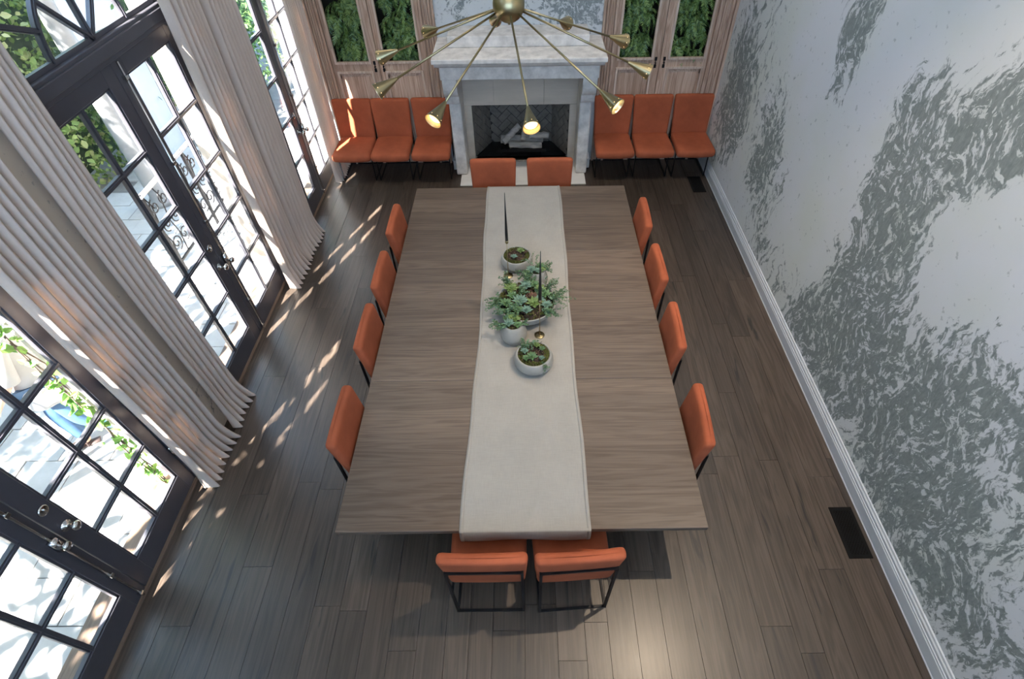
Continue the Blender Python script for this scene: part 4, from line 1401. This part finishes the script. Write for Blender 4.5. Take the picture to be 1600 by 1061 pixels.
def candlestick(x, y, hs, hc, label):
    t = thing('candlestick', label, 'candlestick', (x, y, RZ), 0, 'tapered candles in brass holders')
    G().lathe([(0.0001, 0), (0.043, 0), (0.043, 0.004), (0.039, 0.007), (0.006, 0.010), (0.0001, 0.010)], 28).build('base', 'brass', t, True)
    G().tube([(0, 0, 0.008), (0, 0, hs)], 0.0032, 8).build('stem', 'brass', t, True)
    G().lathe([(0.0001, hs - 0.012), (0.007, hs - 0.010), (0.0145, hs), (0.0145, hs + 0.026), (0.0001, hs + 0.026)], 14).build('cup', 'brass', t, True)
    c = G().tube([(0, 0, hs + 0.018), (0, 0, hs + 0.10), (0, 0, hs + 0.5 * hc), (0, 0, hs + hc)], [0.0135, 0.0130, 0.0085, 0.0024], 12).build('candle', 'candle', t, True)
    G().tube([(0, 0, hs + hc - 0.002), (0.001, 0, hs + hc + 0.008)], 0.0008, 5).build('wick', 'candle', c)
    return t
candlestick(0.107, 2.985, 0.385, 0.50, 'black tapered candle on thin brass stem behind the nearest planter')
candlestick(-0.165, 3.745, 0.385, 0.50, 'black tapered candle on thin brass stem beside the mossy planter by the fireplace end')

# ------------------------------------------------------------------ chandelier
CH = Vector((-0.075, 3.30, 3.10))
ch = thing('chandelier', 'brass sputnik chandelier with ten cone spotlights over the table', 'chandelier', tuple(CH))
G().lathe([(0.0001, -0.088)] + [(0.088 * sin(pi * k / 20), -0.088 * cos(pi * k / 20)) for k in range(1, 20)] + [(0.0001, 0.088)], 40).lathe([(0.0001, -0.100), (0.008, -0.096), (0.006, -0.086)], 12).build('hub', 'brass', ch, True)
G().tube([(0, 0, 0.08), (0, 0, ZC - CH.z - 0.02)], 0.011, 12).build('stem', 'brass', ch, True)
G().lathe([(0.0001, ZC - CH.z - 0.045), (0.055, ZC - CH.z - 0.04), (0.065, ZC - CH.z), (0.0001, ZC - CH.z)], 28).build('ceiling_rose', 'brass', ch, True)
for k in range(10):
    az, el = radians(-82 + 36 * k), radians(-21)
    d = Vector((cos(az) * cos(el), sin(az) * cos(el), sin(el)))
    R0 = d.to_track_quat('Z', 'Y').to_matrix().to_4x4()
    arm = G().tube([d * 0.07, d * 0.75], 0.0058, 10).build('arm', 'brass', ch, True)
    LC = 0.135
    mq = Matrix.Translation(d * 0.735) @ R0
    sg = G().lathe([(0.0001, 0.0), (0.0075, 0.0)], 28, m=mq).lathe([(0.0075, 0.0), (0.0445, LC)], 28, m=mq).lathe([(0.0445, LC), (0.0430, LC)], 28, m=mq)
    sg.build('cone_shade', 'brass', arm, True)
    G().lathe([(0.0430, LC), (0.0300, LC * 0.64)], 28, m=mq).build('cone_lining', 'brass_in', arm, True)
    mb = Matrix.Translation(d * (0.735 + LC * 0.86)) @ R0
    G().lathe([(0.0001, 0.006), (0.014, 0.005), (0.026, 0.002), (0.034, -0.004)], 22, m=mb).build('bulb', 'bulb', arm, True)
    hg = G()
    for j in range(8):
        a = 2 * pi * j / 8
        c = mq @ Vector((0.0402 * cos(a), 0.0402 * sin(a), LC * 0.87))
        nn = (mq.to_3x3() @ Vector((cos(a), sin(a), -0.27))).normalized()
        hg.lathe([(0.0001, 0.0004), (0.0022, 0.0002)], 7, m=Matrix.Translation(c) @ nn.to_track_quat('Z', 'Y').to_matrix().to_4x4())
    ho = hg.build('rim_glow_dots', 'bulb', arm)  # glowing discs stand in for bulb light through the rim holes
    ho['kind'] = 'stuff'

# ------------------------------------------------------------------ recessed ceiling downlights (the back row is added fill)
def downlight(x, y, power, label, spot=70, col=(1.0, 0.80, 0.58), soft=0.035):
    t = thing('downlight', label, 'ceiling light', (x, y, ZC), 0, 'recessed ceiling downlights')
    G().lathe([(0.050, -0.004), (0.075, -0.006), (0.078, 0.0), (0.05, 0.0)], 24).build('trim_ring', 'white', t, True)
    G().lathe([(0.0001, -0.001), (0.050, -0.001)], 24).build('lens', 'can', t)
    ld = bpy.data.lights.new('downlight_lamp', 'SPOT')
    ld.energy = power
    ld.spot_size = radians(spot)
    ld.spot_blend = 0.6
    ld.shadow_soft_size = soft
    ld.color = col
    lo = bpy.data.objects.new('downlight_lamp', ld)
    COL.objects.link(lo)
    lo.parent = t
    lo.location = (0, 0, -0.03)
    return t
downlight(1.84, 1.80, 700, 'recessed downlight over the near end of the mural wall')
for dx_, nm_ in ((-1.9, 'left cabinet'), (-0.04, 'fireplace'), (1.85, 'right cabinet')):  # made-up row of lamps, added to brighten the back wall
    downlight(dx_, 5.0, 230, 'added fill downlight washing the ' + nm_, 75, (1.0, 0.90, 0.78), 0.12)

# ------------------------------------------------------------------ floor registers
def register(x, y, label):
    t = thing('floor_register', label, 'floor vent', (x, y, 0.0), 0, 'black floor registers along the mural wall')
    W, L = 0.088, 0.198
    g = G()
    g.box(-W, W, -L, -L + 0.028, 0.0, 0.006).box(-W, W, L - 0.028, L, 0.0, 0.006).box(-W, -W + 0.024, -L + 0.028, L - 0.028, 0.0, 0.006).box(W - 0.024, W, -L + 0.028, L - 0.028, 0.0, 0.006)
    g.build('frame', 'vent', t)
    G().box(-W + 0.02, W - 0.02, -L + 0.02, L - 0.02, 0.0, 0.0015).build('duct', 'sub', t)
    lg = G()
    n = 9
    for k in range(-18, 19):
        for s in (-1, 1):
            x0, x1 = -W + 0.024, W - 0.024
            c = k * 0.028
            a, b = Vector((x0, c - s * (x1 - x0) / 2 * 1.3, 0.004)), Vector((x1, c + s * (x1 - x0) / 2 * 1.3, 0.004))
            lo, hi = -L + 0.028, L - 0.028
            ts = [0.0, 1.0]
            dy = b.y - a.y
            t0 = max(0, min((lo - a.y) / dy, (hi - a.y) / dy))
            t1 = min(1, max((lo - a.y) / dy, (hi - a.y) / dy))
            if t1 - t0 > 0.02:
                lg.bar(a.lerp(b, t0), a.lerp(b, t1), 0.005, 0.003)
    lg.build('lattice', 'vent', t)
    return t
register(2.455, 1.585, 'black lattice floor register by the near mural wall')
register(2.40, 6.50, 'black lattice floor register in the far corner by the mural wall')

# ------------------------------------------------------------------ outside: paving, ivy, trees, railing
ground = struct(G().box(-14, -3.06, -9, 16, -0.30, -0.075).build('ground', 'joint'), 'garden ground below the paving')
pat = sroot('floor_patio', 'pale stone paving outside the French doors')
pq = random.Random(9)
yy = -0.95
row = 0
pcount = 0
while yy < 7.6:
    hgt = 0.327
    xx = -3.06 - pq.uniform(0.2, 0.6)
    x1 = -3.062
    while x1 > -5.6:
        x0 = xx
        G().box(x0 + 0.004, x1 - 0.004, yy + 0.004, yy + hgt - 0.004, -0.075, -0.05 + pq.uniform(-0.003, 0.003)).build('paver', 'paver', pat, bevel=0)
        pcount += 1
        x1 = x0
        xx = x1 - pq.choice((0.33, 0.45, 0.6, 0.75))
    yy += hgt
G().box(-14, x1 + 0.1, -9, 16, -0.075, -0.055).build('paving_beyond', 'paver', pat)

def leaf_cloud(points, size, q, up=0.3, asp=0.55):
    """six-sided pointed leaves scattered at points with random facing"""
    v, f = [], []
    for (p, nrm) in points:
        s = size * q.uniform(0.6, 1.3)
        d = Vector((q.gauss(0, 1), q.gauss(0, 1), q.gauss(0, 1) - up)).normalized()
        n = Vector(nrm) + Vector((q.gauss(0, .5), q.gauss(0, .5), q.gauss(0, .5)))
        w = d.cross(n)
        if w.length < 0.05:
            continue
        w = w.normalized()
        h = w.cross(d)
        p = Vector(p)
        k = len(v)
        v += [tuple(p - d * s * .5), tuple(p - d * s * .15 + w * s * asp * .5), tuple(p + d * s * .2 + w * s * asp * .4), tuple(p + d * s * .55 - h * s * .12), tuple(p + d * s * .2 - w * s * asp * .4), tuple(p - d * s * .15 - w * s * asp * .5)]
        f += [(k, k + 1, k + 2, k + 3), (k, k + 3, k + 4, k + 5)]
    return v, f
# ivy covered garden wall
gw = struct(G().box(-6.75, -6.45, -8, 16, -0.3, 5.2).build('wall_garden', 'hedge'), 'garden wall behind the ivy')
iq = random.Random(31)
pts = []
for k in range(36000):
    y = iq.uniform(-4, 15)
    z = iq.uniform(-0.05, 5.6)
    b = 0.35 * (sin(y * 1.9 + 2 * sin(z * 1.3)) * 0.5 + 0.5) + 0.25 * iq.random()
    pts.append(((-6.42 + b, y, z), (1, 0, 0.4)))
v, f = leaf_cloud(pts, 0.085, iq, 0.5, 0.7)
tag(raw('ivy', v, f, 'ivy'), 'green ivy toned as if sunlit, covering the garden wall outside the doors', 'ivy', None, 'stuff')

# white column and rendered wall beyond the middle door
col = thing('column', 'white round garden column seen through the middle French door', 'column', (-5.0, 6.32, -0.055))
G().lathe([(0.0001, 0), (0.16, 0), (0.16, 0.06), (0.13, 0.10), (0.115, 0.13), (0.10, 2.7), (0.13, 2.75), (0.16, 2.80), (0.16, 2.88), (0.0001, 2.88)], 24).build('shaft', 'colstone', col, True)
G().box(-0.18, 0.18, -0.18, 0.18, 2.88, 2.94).build('cap', 'colstone', col)
sw = G().box(-5.55, -5.35, 6.95, 7.95, -0.06, 2.6).box(-5.6, -5.3, 6.9, 8.0, 2.6, 2.68)
tag(sw.build('garden_pier', 'render', bevel=0.01), 'pale blue-white rendered garden wall seen through the middle French door', 'garden wall')

# wrought iron scroll railing
rl = thing('railing', 'ornate scrolled iron railing standing on the paving outside the middle door', 'railing', (-4.0, 5.75, -0.055))
rl_y0, rl_y1, rl_z0, rl_z1 = -0.95, 0.95, 0.20, 1.03
G().box(-0.02, 0.02, rl_y0 - 0.02, rl_y1 + 0.02, rl_z1, rl_z1 + 0.03).build('top_rail', 'render', rl)
G().box(-0.012, 0.012, rl_y0, rl_y1, rl_z0 - 0.02, rl_z0).build('bottom_rail', 'iron', rl)
for s in (rl_y0, 0.0, rl_y1):
    G().box(-0.015, 0.015, s - 0.015, s + 0.015, 0.0, rl_z1 + 0.03).build('post', 'iron', rl)
def scroll(cy, cz, r, a0, turns, sgn):
    pts = []
    n = 26
    for k in range(n + 1):
        t = k / n
        a = a0 + sgn * turns * 2 * pi * t
        rr = r * (1 - 0.86 * t)
        pts.append((0, cy + rr * cos(a), cz + rr * sin(a)))
    return pts
for k in range(10):
    cy = rl_y0 + 0.10 + k * 0.19
    G().tube(scroll(cy, 0.86, 0.085, pi * 0.5, 1.4, 1), 0.008, 5).build('scroll', 'iron', rl, True)
    G().tube(scroll(cy + 0.03, 0.62, 0.085, pi * 1.5, 1.4, -1), 0.008, 5).build('scroll', 'iron', rl, True)
    G().tube(scroll(cy + 0.01, 0.38, 0.095, pi * 1.5, 1.4, 1), 0.008, 5).build('scroll', 'iron', rl, True)
    G().tube([(0, cy - 0.08, 0.20), (0, cy - 0.05, 0.45), (0, cy - 0.09, 0.62), (0, cy - 0.03, 0.90), (0, cy - 0.08, 1.03)], 0.007, 5).build('baluster', 'iron', rl, True)

# trees: trunk, branches and a leaf crown each; the crown over the terrace dapples the sun
def tree(name, label, base, top, crown, nleaf, size, seed, nb=7):
    q = random.Random(seed)
    t = thing(name, label, 'tree', tuple(base))
    B, T = Vector((0, 0, 0)), Vector(top) - Vector(base)
    G().tube([B, B.lerp(T, 0.5) + Vector((0.1, 0.05, 0)), T], [0.14, 0.11, 0.07], 10).build('trunk', 'bark', t, True)
    (cx0, cx1, cy0, cy1, cz0, cz1) = crown
    bg2 = G()
    ends = []
    for k in range(nb):
        e = Vector((q.uniform(cx0, cx1), q.uniform(cy0, cy1), q.uniform(cz0, cz1))) - Vector(base)
        bg2.tube([T * 0.9, T.lerp(e, 0.5) + Vector((0, 0, 0.15)), e], [0.05, 0.03, 0.012], 6)
        ends.append(e)
    bg2.build('branches', 'bark', t, True)
    pts = []
    ncl = max(12, nleaf // 55)
    cl = [Vector((q.uniform(cx0, cx1), q.uniform(cy0, cy1), q.uniform(cz0, cz1))) - Vector(base) for _ in range(ncl)]
    for k in range(nleaf):
        c = cl[k % ncl]
        s = 0.34
        p = c + Vector((q.gauss(0, s), q.gauss(0, s), q.gauss(0, s * 0.5)))
        p.x = min(p.x, -3.25 - base[0])
        pts.append((p, (0, 0, 1)))
    v, f = leaf_cloud(pts, size, q, 0.3, 0.5)
    o = raw('crown', v, f, 'tree', t)
    o['kind'] = 'stuff'
    return t
tree('shade_tree', 'leafy shade tree leaning over the terrace beside the doors', (-6.2, -1.2, -0.075), (-5.2, -0.6, 3.2), (-5.2, -3.5, -3.2, 3.2, 2.9, 4.2), 740, 0.22, 43, 9)
tree('garden_tree', 'bushy garden tree behind the rendered wall seen through the far door', (-5.1, 9.0, -0.075), (-5.0, 9.0, 1.4), (-5.3, -4.2, 8.3, 11.0, 0.5, 3.0), 4200, 0.095, 42, 8)

# climbing vine at the far jamb of the nearest door
vn = thing('climbing_vine', 'leafy green vine climbing the jamb outside the nearest French door', 'vine', (-3.0, 2.11, -0.055))
vq = random.Random(61)
for k in range(3):
    p = [Vector((vq.uniform(-.05, -.02), vq.uniform(-.03, .0), 0))]
    for j in range(10):
        p.append(p[0] + Vector((vq.uniform(-.015, .015), vq.uniform(-.02, .02), 0.22 * (j + 1))))
    G().tube(p, 0.005, 5).build('stem', 'bark', vn, True)
pts = []
for k in range(150):
    z = vq.uniform(0.05, 2.3)
    pts.append(((vq.gauss(-0.03, 0.025), vq.gauss(-0.035, 0.03), z), (0.3, -0.5, 0.8)))
v, f = leaf_cloud(pts, 0.075, vq, 0.4, 0.6)
lo = raw('foliage', v, f, 'vine', vn)
lo['kind'] = 'stuff'

# ------------------------------------------------------------------ person walking past the nearest door
def skin_obj(name, verts, edges, radii, mat, parent, sub=2, root=0):
    me = bpy.data.meshes.new(name)
    me.from_pydata(verts, edges, [])
    me.materials.append(M[mat])
    o = bpy.data.objects.new(name, me)
    COL.objects.link(o)
    o.parent = parent
    o.modifiers.new('skin', 'SKIN')
    if not me.skin_vertices:
        bpy.context.view_layer.objects.active = o
        bpy.ops.mesh.customdata_skin_add()
    for i, r in enumerate(radii):
        me.skin_vertices[0].data[i].radius = (r, r) if not isinstance(r, tuple) else r
        me.skin_vertices[0].data[i].use_root = (i == root)
    s = o.modifiers.new('sub', 'SUBSURF')
    s.levels = sub
    s.render_levels = sub
    o.modifiers['skin'].use_smooth_shade = True
    return o
def person():
    t = thing('person', 'person in pale grey top, blue jeans and sandals walking past the nearest door', 'person', (-3.80, 2.46, -0.05), 0)
    # local frame: walking towards +y and slightly +x ; z up. front leg planted at (0.06, 0.06), rear leg behind
    hip = Vector((-0.02, -0.12, 0.93))
    J = {
        'pelvis': hip, 'waist': hip + Vector((0, 0.01, 0.16)), 'chest': hip + Vector((0, 0.03, 0.38)), 'neck': hip + Vector((0, 0.05, 0.56)), 'head0': hip + Vector((0, 0.07, 0.64)), 'head1': hip + Vector((0, 0.085, 0.75)),
        'hr': hip + Vector((0.09, 0, -0.03)), 'kr': Vector((0.085, 0.06, 0.49)), 'ar': Vector((0.075, 0.045, 0.075)), 'tr': Vector((0.085, 0.20, 0.03)),
        'hl': hip + Vector((-0.09, 0, -0.03)), 'kl': Vector((-0.10, -0.12, 0.49)), 'al': Vector((-0.10, -0.43, 0.13)), 'tl': Vector((-0.10, -0.33, 0.035)),
        'sr': hip + Vector((0.17, 0.03, 0.49)), 'er': hip + Vector((0.22, -0.06, 0.22)), 'wr': hip + Vector((0.21, 0.08, 0.02)),
        'sl': hip + Vector((-0.17, 0.03, 0.49)), 'el': hip + Vector((-0.22, 0.09, 0.22)), 'wl': hip + Vector((-0.19, 0.24, 0.06)),
    }
    names = list(J)
    R = {'pelvis': .14, 'waist': .12, 'chest': .14, 'neck': .055, 'head0': .075, 'head1': .095, 'hr': .09, 'kr': .055, 'ar': .036, 'tr': .034, 'hl': .09, 'kl': .055, 'al': .036, 'tl': .034,
         'sr': .055, 'er': .04, 'wr': .028, 'sl': .055, 'el': .04, 'wl': .028}
    E = [('pelvis', 'waist'), ('waist', 'chest'), ('chest', 'neck'), ('neck', 'head0'), ('head0', 'head1'), ('pelvis', 'hr'), ('hr', 'kr'), ('kr', 'ar'), ('ar', 'tr'), ('pelvis', 'hl'), ('hl', 'kl'), ('kl', 'al'), ('al', 'tl'),
         ('chest', 'sr'), ('sr', 'er'), ('er', 'wr'), ('chest', 'sl'), ('sl', 'el'), ('el', 'wl')]
    verts = [J[n] for n in names]
    edges = [(names.index(a), names.index(b)) for a, b in E]
    rad = [R[n] for n in names]
    # hands: palm plus five fingers as chains of the same skin
    for w, e in (('wr', 'er'), ('wl', 'el')):
        d = (J[w] - J[e]).normalized()
        s = Vector((1, 0, 0))
        palm = J[w] + d * 0.06
        verts.append(palm)
        rad.append(0.026)
        pi_ = len(verts) - 1
        edges.append((names.index(w), pi_))
        for k, (o, L) in enumerate(((-.028, .06), (-.010, .075), (.010, .07), (.026, .055))):
            y = Vector((0, 1, 0)) * o
            a = palm + d * 0.035 + y
            b = a + d * L * 0.5
            c = b + d * L * 0.4 + Vector((0, 0, -0.012)) - s * 0.01
            n0 = len(verts)
            verts += [a, b, c]
            rad += [.009, .008, .006]
            edges += [(pi_, n0), (n0, n0 + 1), (n0 + 1, n0 + 2)]
        a = palm + Vector((0, 0.035, 0.0))
        b = a + d * 0.03 + Vector((0, 0.015, 0))
        n0 = len(verts)
        verts += [a, b]
        rad += [.011, .008]
        edges += [(pi_, n0), (n0, n0 + 1)]
    body = skin_obj('body', [tuple(v) for v in verts], edges, rad, 'skin', t, 1)
    # face details
    hc = J['head1']
    for sx in (-0.033, 0.033):
        G().lathe([(0.0001, -0.010), (0.008, -0.006), (0.010, 0), (0.008, 0.006), (0.0001, 0.010)], 10, (hc.x + sx, hc.y + 0.086, hc.z - 0.02)).build('eye', 'sandal', t, True)
        G().lathe([(0.0001, -0.03), (0.012, -0.02), (0.016, 0), (0.012, 0.02), (0.0001, 0.03)], 10, (hc.x + sx * 2.9, hc.y, hc.z - 0.03)).build('ear', 'skin', t, True)
    G().tube([hc + Vector((0, 0.088, -0.01)), hc + Vector((0, 0.108, -0.055)), hc + Vector((0, 0.088, -0.06))], [0.007, 0.013, 0.008], 8).build('nose', 'skin', t, True)
    G().tube([hc + Vector((-0.024, 0.084, -0.085)), hc + Vector((0, 0.092, -0.085)), hc + Vector((0.024, 0.084, -0.085))], 0.006, 6).build('mouth', 'sandal', t, True)
    # jeans
    jn = ['pelvis', 'hr', 'kr', 'ar', 'hl', 'kl', 'al']
    jv = [J[k].copy() for k in jn]
    jv[3] = J['kr'].lerp(J['ar'], 0.90)
    jv[6] = J['kl'].lerp(J['al'], 0.90)
    jv += [J['hr'].lerp(J['kr'], 0.5), J['hl'].lerp(J['kl'], 0.5), J['kr'].lerp(J['ar'], 0.45), J['kl'].lerp(J['al'], 0.45)]
    skin_obj('jeans', [tuple(v) for v in jv], [(0, 1), (1, 7), (7, 2), (2, 9), (9, 3), (0, 4), (4, 8), (8, 5), (5, 10), (10, 6)], [.155, .108, .074, .056, .108, .074, .056, .094, .094, .070, .070], 'jeans', t, 2)
    # loose top: flared tube open at the hem, with sleeves
    sh_ = G()
    prof = [(-0.13, .215, .185), (-0.08, .205, .178), (0.05, .19, .165), (0.18, .175, .15), (0.36, .19, .145), (0.48, .17, .115), (0.55, .07, .065)]
    n = 32
    vv, ff = [], []
    for (dz, rx, ry) in prof:
        for k in range(n):
            a = 2 * pi * k / n
            wv = 1 + (0.05 * sin(5 * a + 1) + 0.03 * sin(9 * a)) * max(0, (0.2 - dz)) * 3
            vv.append(hip + Vector((rx * cos(a) * wv, ry * sin(a) * wv + 0.03 + dz * 0.04, dz)))
    for i in range(len(prof) - 1):
        for k in range(n):
            a, b = i * n + k, i * n + (k + 1) % n
            ff.append((a, b, b + n, a + n))
    sh_.add(vv, ff)
    for s_, e_ in (('sr', 'er'), ('sl', 'el')):
        sh_.tube([J[s_] - (J[e_] - J[s_]) * 0.1 + Vector((-J[s_].x * 0.2, 0, 0.02)), J[s_].lerp(J[e_], 0.5), J[e_]], [0.085, 0.075, 0.07], 14, False)
    so = sh_.build('top', 'shirt', t, True)
    m_ = so.modifiers.new('thick', 'SOLIDIFY')
    m_.thickness = 0.003
    # sandals with straps
    for a, tt, nm in (('ar', 'tr', 0), ('al', 'tl', 1)):
        A, T = J[a], J[tt]
        d = (T - A)
        d.z = d.z * (0.0 if nm == 0 else 1.0)
        heel = A + Vector((0, -0.06, -0.062 if nm == 0 else -0.05)) if nm == 0 else A + Vector((0, -0.05, -0.02))
        toe = Vector((T.x, T.y + 0.035, 0.012 if nm == 0 else 0.005))
        mid = heel.lerp(toe, 0.5)
        g = G().tube([heel, heel.lerp(toe, 0.25), mid, heel.lerp(toe, 0.8), toe], [0.034, 0.036, 0.034, 0.044, 0.03], 12)
        ax = (toe - heel).normalized()
        g.v = [tuple(Vector(p) - Vector((0, 0, 1)) * ((Vector(p) - (heel + ax * (Vector(p) - heel).dot(ax))).z * 0.72)) for p in g.v]
        sn = g.build('sandal', 'sandal', t, True)
        for u in (0.35, 0.72):
            c = heel.lerp(toe, u)
            hgt = 0.075 if u < 0.5 else 0.05
            G().tube([c + Vector((-0.042, 0, 0.0)), c + Vector((-0.03, 0.0, hgt * 0.8)), c + Vector((0, 0.0, hgt)), c + Vector((0.03, 0.0, hgt * 0.8)), c + Vector((0.042, 0, 0.0))], 0.007, 6).build('strap', 'sandal', sn, True)
    # hair
    hg = G()
    hv, hf = [], []
    n, mrow = 20, 10
    for i in range(mrow + 1):
        ph = pi * 0.62 * i / mrow
        for k in range(n):
            a = 2 * pi * k / n
            rr = 0.108 + 0.006 * sin(6 * a + i)
            front = max(0, sin(a))
            pz = cos(ph * (1 - 0.35 * front))
            pr_ = sin(ph * (1 - 0.35 * front))
            hv.append(hc + Vector((rr * pr_ * cos(a), rr * pr_ * sin(a) - 0.012, rr * pz * 1.1 + 0.005)))
    for i in range(mrow):
        for k in range(n):
            a, b = i * n + k, i * n + (k + 1) % n
            hf.append((a, b, b + n, a + n))
    hg.add(hv, hf)
    hg.build('hair', 'hair', t, True)
    t.rotation_euler = (0, 0, radians(123))
    return t
person()
